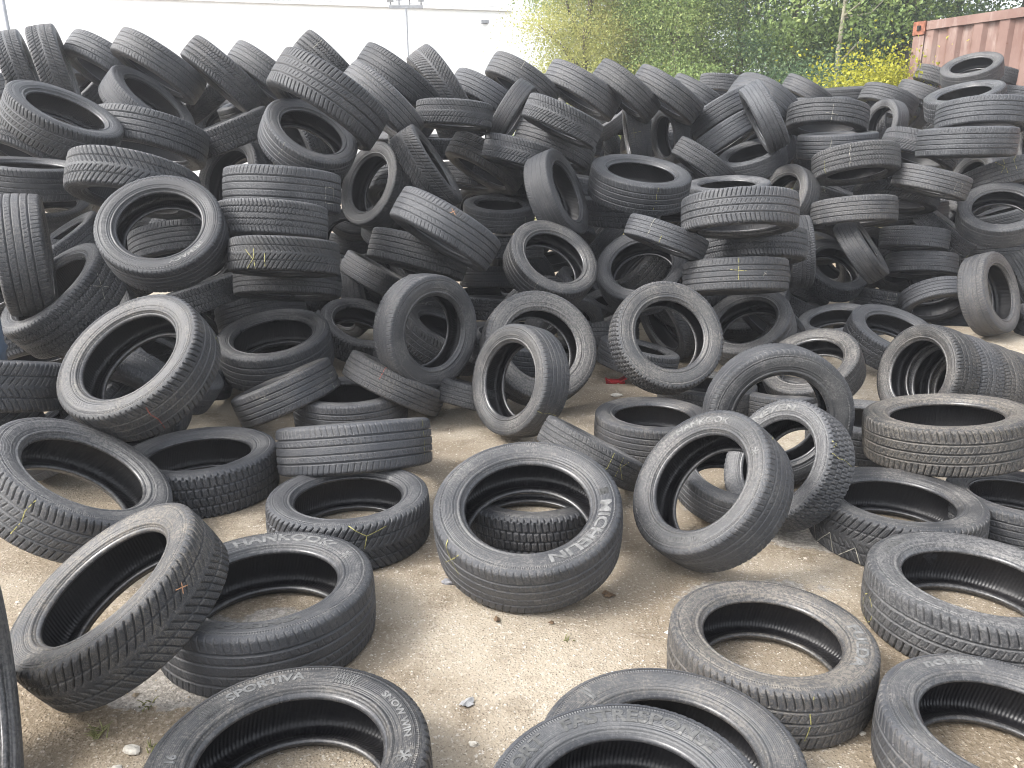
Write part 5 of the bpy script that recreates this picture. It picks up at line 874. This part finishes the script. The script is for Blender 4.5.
obj('wall', mesh_np('wall', V, Qs, M['clad'], False), hall)
MB().box((-.05, HW/2+.06, HH/2), (.1, HW-.15, HH)).build('wall', M['clad'], hall)
MB().box((-HL+.05, HW/2+.06, HH/2), (.1, HW-.15, HH)).build('wall', M['clad'], hall)
MB().box((-HL/2, HW/2, HH+.08), (HL+.1, HW+.2, .12)).build('roof', M['trim'], hall)
MB().box((-HL/2, -.07, HH+.03), (HL+.12, .06, .16)).build('roof_edge', M['trim'], hall)
MB().box((.03, -.03, HH/2), (.07, .08, HH-.12)).build('corner_trim', M['trim'], hall)
b = MB(); b.tube([(-1.065, -.02, 6.411), (-1.065, -.35, 6.411+.05)], .03, 8); b.box((-1.065, -.45, 6.411), (.28, .26, .10)); wl = b.build('wall_lamp', M['steel'], hall)
MB().box((-1.065, -.45, 6.411-.09), (.2, .18, .02)).build('lamp_glass', M['lamp_glass'], wl)

mast = thing('floodlight_mast', 'thin grey mast carrying a crossarm with small fittings before the white hall', 'mast', (-3.477, 28.0, 0))
mh = 6.334
MB().tube([(0, 0, 0), (0, 0, mh)], [.055, .04], 10).build('pole', M['steel'], mast, True)
MB().box((0, 0, mh), (1.1, .08, .09)).build('crossarm', M['steel'], mast)
for x, h in ((-.5, .22), (-.22, .34), (.12, .38), (.5, .25)):
    bq = MB(); bq.box((x, 0, mh+.06+h*.2), (.04, .05, h*.4)); bk = bq.build('bracket', M['steel'], mast)
    bq = MB(); bq.box((x, -.05, mh+.06+h*.65), (.2, .16, h*.55), Matrix.Rotation(.25, 3, 'X')); bq.build('fitting', M['steel'], bk)
lp = thing('leaning_pole', 'slim dark pole leaning above the heap at the far left', 'pole', (-8.257, 14.0, 0.0))
MB().tube([(0, 0, 0), (-0.043, 0.0, 2.041), (-0.098, 0.0, 4.694)], [.05, .045, .035], 8).build('pole_shaft', M['steel'], lp, True)
MB().tube([(0, 0, 0), (0, 0, .3)], .09, 10).build('pole_base', M['steel'], lp, True)

# ------------------------------------------------------------------ trees
def leaf_mat(name, c0, c1, c2, tr=.35):
    k = NT(name); a = k.n('ShaderNodeAttribute'); a.attribute_name = 'tone'
    cr = k.n('ShaderNodeValToRGB'); k.l(a.outputs['Fac'], cr.inputs[0])
    cr.color_ramp.elements[0].color = (*c0, 1); cr.color_ramp.elements[1].color = (*c2, 1); e = cr.color_ramp.elements.new(.5); e.color = (*c1, 1)
    k.l(cr.outputs[0], k.b.inputs['Base Color']); k.set(rough=.55, spec=.35)
    tl = k.n('ShaderNodeBsdfTranslucent'); k.l(cr.outputs[0], tl.inputs[0]); mx = k.n('ShaderNodeMixShader'); mx.inputs[0].default_value = tr
    k.l(k.b.outputs[0], mx.inputs[1]); k.l(tl.outputs[0], mx.inputs[2]); k.l(mx.outputs[0], k.out.inputs[0]); return k.m
M['leaf_green'] = leaf_mat('foliage_green', (.085, .13, .04), (.20, .28, .09), (.40, .46, .17))
M['leaf_dark'] = leaf_mat('foliage_dark_green', (.05, .09, .045), (.11, .18, .085), (.25, .33, .16))
M['leaf_yellow'] = leaf_mat('foliage_yellowing', (.24, .27, .08), (.46, .46, .16), (.62, .58, .26), .5)
M['leaf_bush'] = leaf_mat('foliage_bright_yellow', (.22, .23, .02), (.46, .45, .05), (.62, .58, .10), .45)
M['bark'] = plain('grey_brown_bark', (.13, .11, .085), .9, .4, 12); M['bark_pale'] = plain('pale_bark', (.30, .28, .21), .85, .3, 10)
def leaves_mesh(name, P, size, mat, tone, asp=.6, droop=0.):
    n = len(P); a = rng.normal(size=(n, 3)); a /= np.linalg.norm(a, axis=1)[:, None]; bb = rng.normal(size=(n, 3)); bb -= (bb*a).sum(1)[:, None]*a; bb /= np.linalg.norm(bb, axis=1)[:, None]
    nr = np.cross(a, bb); s = size*rng.uniform(.55, 1.25, n)[:, None]
    V = np.stack([P-a*s*.5, P+bb*s*asp*.5+nr*s*.10, P+a*s*.5-nr*s*.04, P-bb*s*asp*.5+nr*s*.10], 1).reshape(-1, 3)
    return mesh_np(name, V, np.arange(4*n).reshape(-1, 4), mat, False, {'tone': np.repeat(np.clip(tone, 0, 1), 4)})
def crown_points(nclump, per, h0, h1, rad, seed, spread=.40):
    r = np.random.default_rng(seed); cs = []
    for q in range(nclump):
        t = r.uniform(0, 1); hh = h0+(h1-h0)*t; rr = rad*(.45+.75*math.sin(math.pi*min(1, .12+.8*t))) * math.sqrt(r.uniform(.03, 1)); an = r.uniform(0, 6.28)
        cs.append((rr*math.cos(an), rr*math.sin(an), hh))
    cs = np.array(cs); tone0 = r.normal(.45, .22, nclump); P = []; T = []
    for c, t0 in zip(cs, tone0):
        k = int(per*r.uniform(.5, 1.5)); d = r.normal(size=(k, 3))*np.array([spread, spread, spread*.6])*r.uniform(.6, 1.2); P.append(c+d); T.append(t0+r.normal(0, .11, k))
    return cs, np.concatenate(P), np.concatenate(T)
def make_tree(label, loc, h0, h1, rad, nclump, per, leafsz, lm, bark, seed, tr=.12, lean=0., name='broadleaf_tree', cat='tree', group='trees behind the tyre heap', nlimb=16):
    cs, P, T = crown_points(nclump, per, h0, h1, rad, seed); r = np.random.default_rng(seed+99)
    t = thing(name, label, cat, loc, 0, group)
    P = P[(P[:, 2] > .05)]; T = T[:len(P)]
    tp = [(lean*z+.06*math.sin(z*1.3+seed), .06*math.cos(z*1.1+seed), z) for z in np.linspace(0, h1*.9, 8)]
    b = MB(); b.tube(tp, np.linspace(tr, tr*.25, 8), 9); tk = b.build('trunk', M[bark], t, True)
    for q in r.choice(len(cs), min(nlimb, len(cs)), replace=False):
        c = cs[q]; z0 = max(.3, c[2]-r.uniform(.5, 1.4)); z0 = min(z0, h1*.85); st = (lean*z0+.06*math.sin(z0*1.3+seed), .06*math.cos(z0*1.1+seed), z0); mid = [float((st[i]+c[i])/2+r.normal(0, .12)) for i in range(3)]
        bl = MB(); bl.tube([st, mid, tuple(float(e) for e in c)], [tr*.38, tr*.24, tr*.08], 6); bl.build('branch', M[bark], tk, True)
    obj('crown', leaves_mesh('crown', P, leafsz, M[lm], T), t)
    return t
make_tree('yellowing tree at the left end of the tree line next to the white hall', (1.61, 18, 0), 0.5, 6.5, 1.12, 100, 760, 0.05, 'leaf_yellow', 'bark', 1, 0.12, 0)
make_tree('light green leafy tree standing second from the white hall', (2.59, 19, 0), 1.2, 8, 1.5, 80, 760, 0.05, 'leaf_yellow', 'bark', 2, 0.14, 0)
make_tree('mid green bushy tree above the middle of the heap crest', (3.28, 17, 0), 0.8, 8, 1.5, 90, 760, 0.05, 'leaf_green', 'bark', 3, 0.12, 0)
make_tree('leafy green tree between the bushy tree and the pale trunk', (4.71, 17.5, 0), 0.8, 8, 1.6, 90, 760, 0.05, 'leaf_green', 'bark', 4, 0.12, 0)
make_tree('tall green tree standing behind the bushy pair', (4.99, 22, 0), 0.5, 9, 2.4, 110, 380, 0.1, 'leaf_green', 'bark', 5, 0.12, 0)
make_tree('dark green tree just left of the slim pale trunk', (5.54, 16.5, 0), 0.8, 8, 1.4, 80, 760, 0.05, 'leaf_dark', 'bark', 6, 0.1, 0)
make_tree('slim tree with a bare pale straight trunk left of the yellow bush', (5.67, 14.5, 0), 3.6, 8.5, 1.3, 36, 320, 0.08, 'leaf_green', 'bark_pale', 7, 0.055, 0, 'broadleaf_tree', 'tree', 'trees behind the tyre heap', 5)
make_tree('dark green tree behind the yellow bush', (7.76, 19, 0), 0.5, 8.5, 2.0, 110, 380, 0.09, 'leaf_dark', 'bark', 8, 0.12, 0)
make_tree('tree with a stout grey trunk rising behind the container corner', (7.90, 17, 0), 3.9, 9, 1.6, 60, 380, 0.08, 'leaf_green', 'bark', 9, 0.26, 0)
make_tree('spreading green tree behind the container', (9.94, 19, 0), 0.8, 9, 2.0, 100, 380, 0.085, 'leaf_green', 'bark', 10, 0.12, 0)
make_tree('olive green tree at the right end behind the container', (12.03, 20, 0), 0.8, 9, 2.2, 100, 380, 0.085, 'leaf_green', 'bark', 11, 0.12, 0)
make_tree('dark tall tree filling the gap deep behind the pale trunk', (8.06, 24, 0), 0.5, 9, 3.0, 120, 320, 0.11, 'leaf_dark', 'bark', 12, 0.12, 0)
make_tree('distant green tree seen through the gap near the yellowing tree', (2.96, 25, 0), 0.5, 8, 2.2, 80, 320, 0.11, 'leaf_green', 'bark', 13, 0.12, 0)
make_tree('bright yellow-green bush beside the left end of the container', (5.30, 12, 0), 0.3, 2.62, 0.72, 70, 420, 0.055, 'leaf_bush', 'bark', 21, 0.03, 0, 'broadleaf_bush', 'bush', 'bushes behind the tyre heap', 5)
make_tree('low green bush just behind the middle of the crest', (3.36, 14.8, 0), 0.2, 2.9, 1.2, 60, 520, 0.055, 'leaf_green', 'bark', 22, 0.04, 0, 'broadleaf_bush', 'bush', 'bushes behind the tyre heap', 5)
make_tree('low dark bush left of the yellow bush', (4.87, 14.0, 0), 0.2, 2.75, 1.2, 60, 520, 0.055, 'leaf_dark', 'bark', 23, 0.04, 0, 'broadleaf_bush', 'bush', 'bushes behind the tyre heap', 5)
make_tree('low yellowing bush at the left end of the tree line', (1.65, 15.5, 0), 0.2, 3.0, 1.2, 60, 520, 0.055, 'leaf_yellow', 'bark', 24, 0.04, 0, 'broadleaf_bush', 'bush', 'bushes behind the tyre heap', 5)

# ------------------------------------------------------------------ haze volume added to stand in for veiling lens glare
hz = bpy.data.materials.new('glare_haze'); hz.use_nodes = True; hn = hz.node_tree; hn.nodes.remove(hn.nodes['Principled BSDF'])
pv = hn.nodes.new('ShaderNodeVolumePrincipled'); pv.inputs['Color'].default_value = (.95, .96, 1, 1); pv.inputs['Density'].default_value = 0.0045; pv.inputs['Anisotropy'].default_value = .45
hn.links.new(pv.outputs[0], hn.nodes['Material Output'].inputs['Volume'])
tag(MB().box((0, 35, 7.5), (224, 196, 17.5)).build('haze', hz), 'thin pale haze added over the yard, standing in for lens glare', 'haze', kind='stuff')

# ------------------------------------------------------------------ camera, sky, sun
cam = bpy.data.cameras.new('camera'); co = bpy.data.objects.new('camera', cam); C.objects.link(co); scene.camera = co
cam.sensor_width = 36; cam.sensor_fit = 'HORIZONTAL'; cam.lens = 36*780.0/1024; cam.clip_start = .02; cam.clip_end = 2000
co.location = (0, 0, 1.5); co.rotation_euler = (R_(90-16), 0, 0)
SUN_EL, SUN_AZ = R_(46), R_(-106)                 # azimuth from +Y towards +X
w = bpy.data.worlds.new('World'); scene.world = w; w.use_nodes = True; nt = w.node_tree
bg = nt.nodes['Background']; sky = nt.nodes.new('ShaderNodeTexSky'); sky.sky_type = 'NISHITA'; sky.sun_disc = False
sky.sun_elevation = SUN_EL; sky.sun_rotation = SUN_AZ; sky.air_density = 1.2; sky.dust_density = 4.; sky.ozone_density = 1.
tc = nt.nodes.new('ShaderNodeTexCoord'); ns = nt.nodes.new('ShaderNodeTexNoise'); ns.inputs['Scale'].default_value = 2.2; ns.inputs['Detail'].default_value = 6
nt.links.new(tc.outputs['Generated'], ns.inputs['Vector'])
hs = nt.nodes.new('ShaderNodeHueSaturation'); hs.inputs['Saturation'].default_value = .30; nt.links.new(sky.outputs[0], hs.inputs['Color'])
mr = nt.nodes.new('ShaderNodeMapRange'); nt.links.new(ns.outputs['Fac'], mr.inputs[0]); mr.inputs[1].default_value = .3; mr.inputs[2].default_value = .7; mr.inputs[3].default_value = .8; mr.inputs[4].default_value = 1.35
mm = nt.nodes.new('ShaderNodeVectorMath'); mm.operation = 'SCALE'; nt.links.new(hs.outputs[0], mm.inputs[0]); nt.links.new(mr.outputs[0], mm.inputs['Scale'])
nt.links.new(mm.outputs[0], bg.inputs['Color']); bg.inputs['Strength'].default_value = 0.14
sl = bpy.data.lights.new('sun', 'SUN'); so = bpy.data.objects.new('sun', sl); C.objects.link(so)
sl.energy = 0.9; sl.angle = R_(14); sl.color = (1, .97, .93)
d = Vector((math.sin(SUN_AZ)*math.cos(SUN_EL), math.cos(SUN_AZ)*math.cos(SUN_EL), math.sin(SUN_EL)))
so.rotation_euler = d.to_track_quat('Z', 'Y').to_euler(); so.location = d*50
scene.view_settings.view_transform = 'Standard'; scene.view_settings.look = 'None'; scene.view_settings.exposure = 1.8; scene.view_settings.gamma = 1
scene.cycles.max_bounces = 6; scene.cycles.diffuse_bounces = 3; scene.cycles.glossy_bounces = 2; scene.cycles.transmission_bounces = 2
scene.cycles.use_denoising = True; scene.cycles.filter_width = 1.0
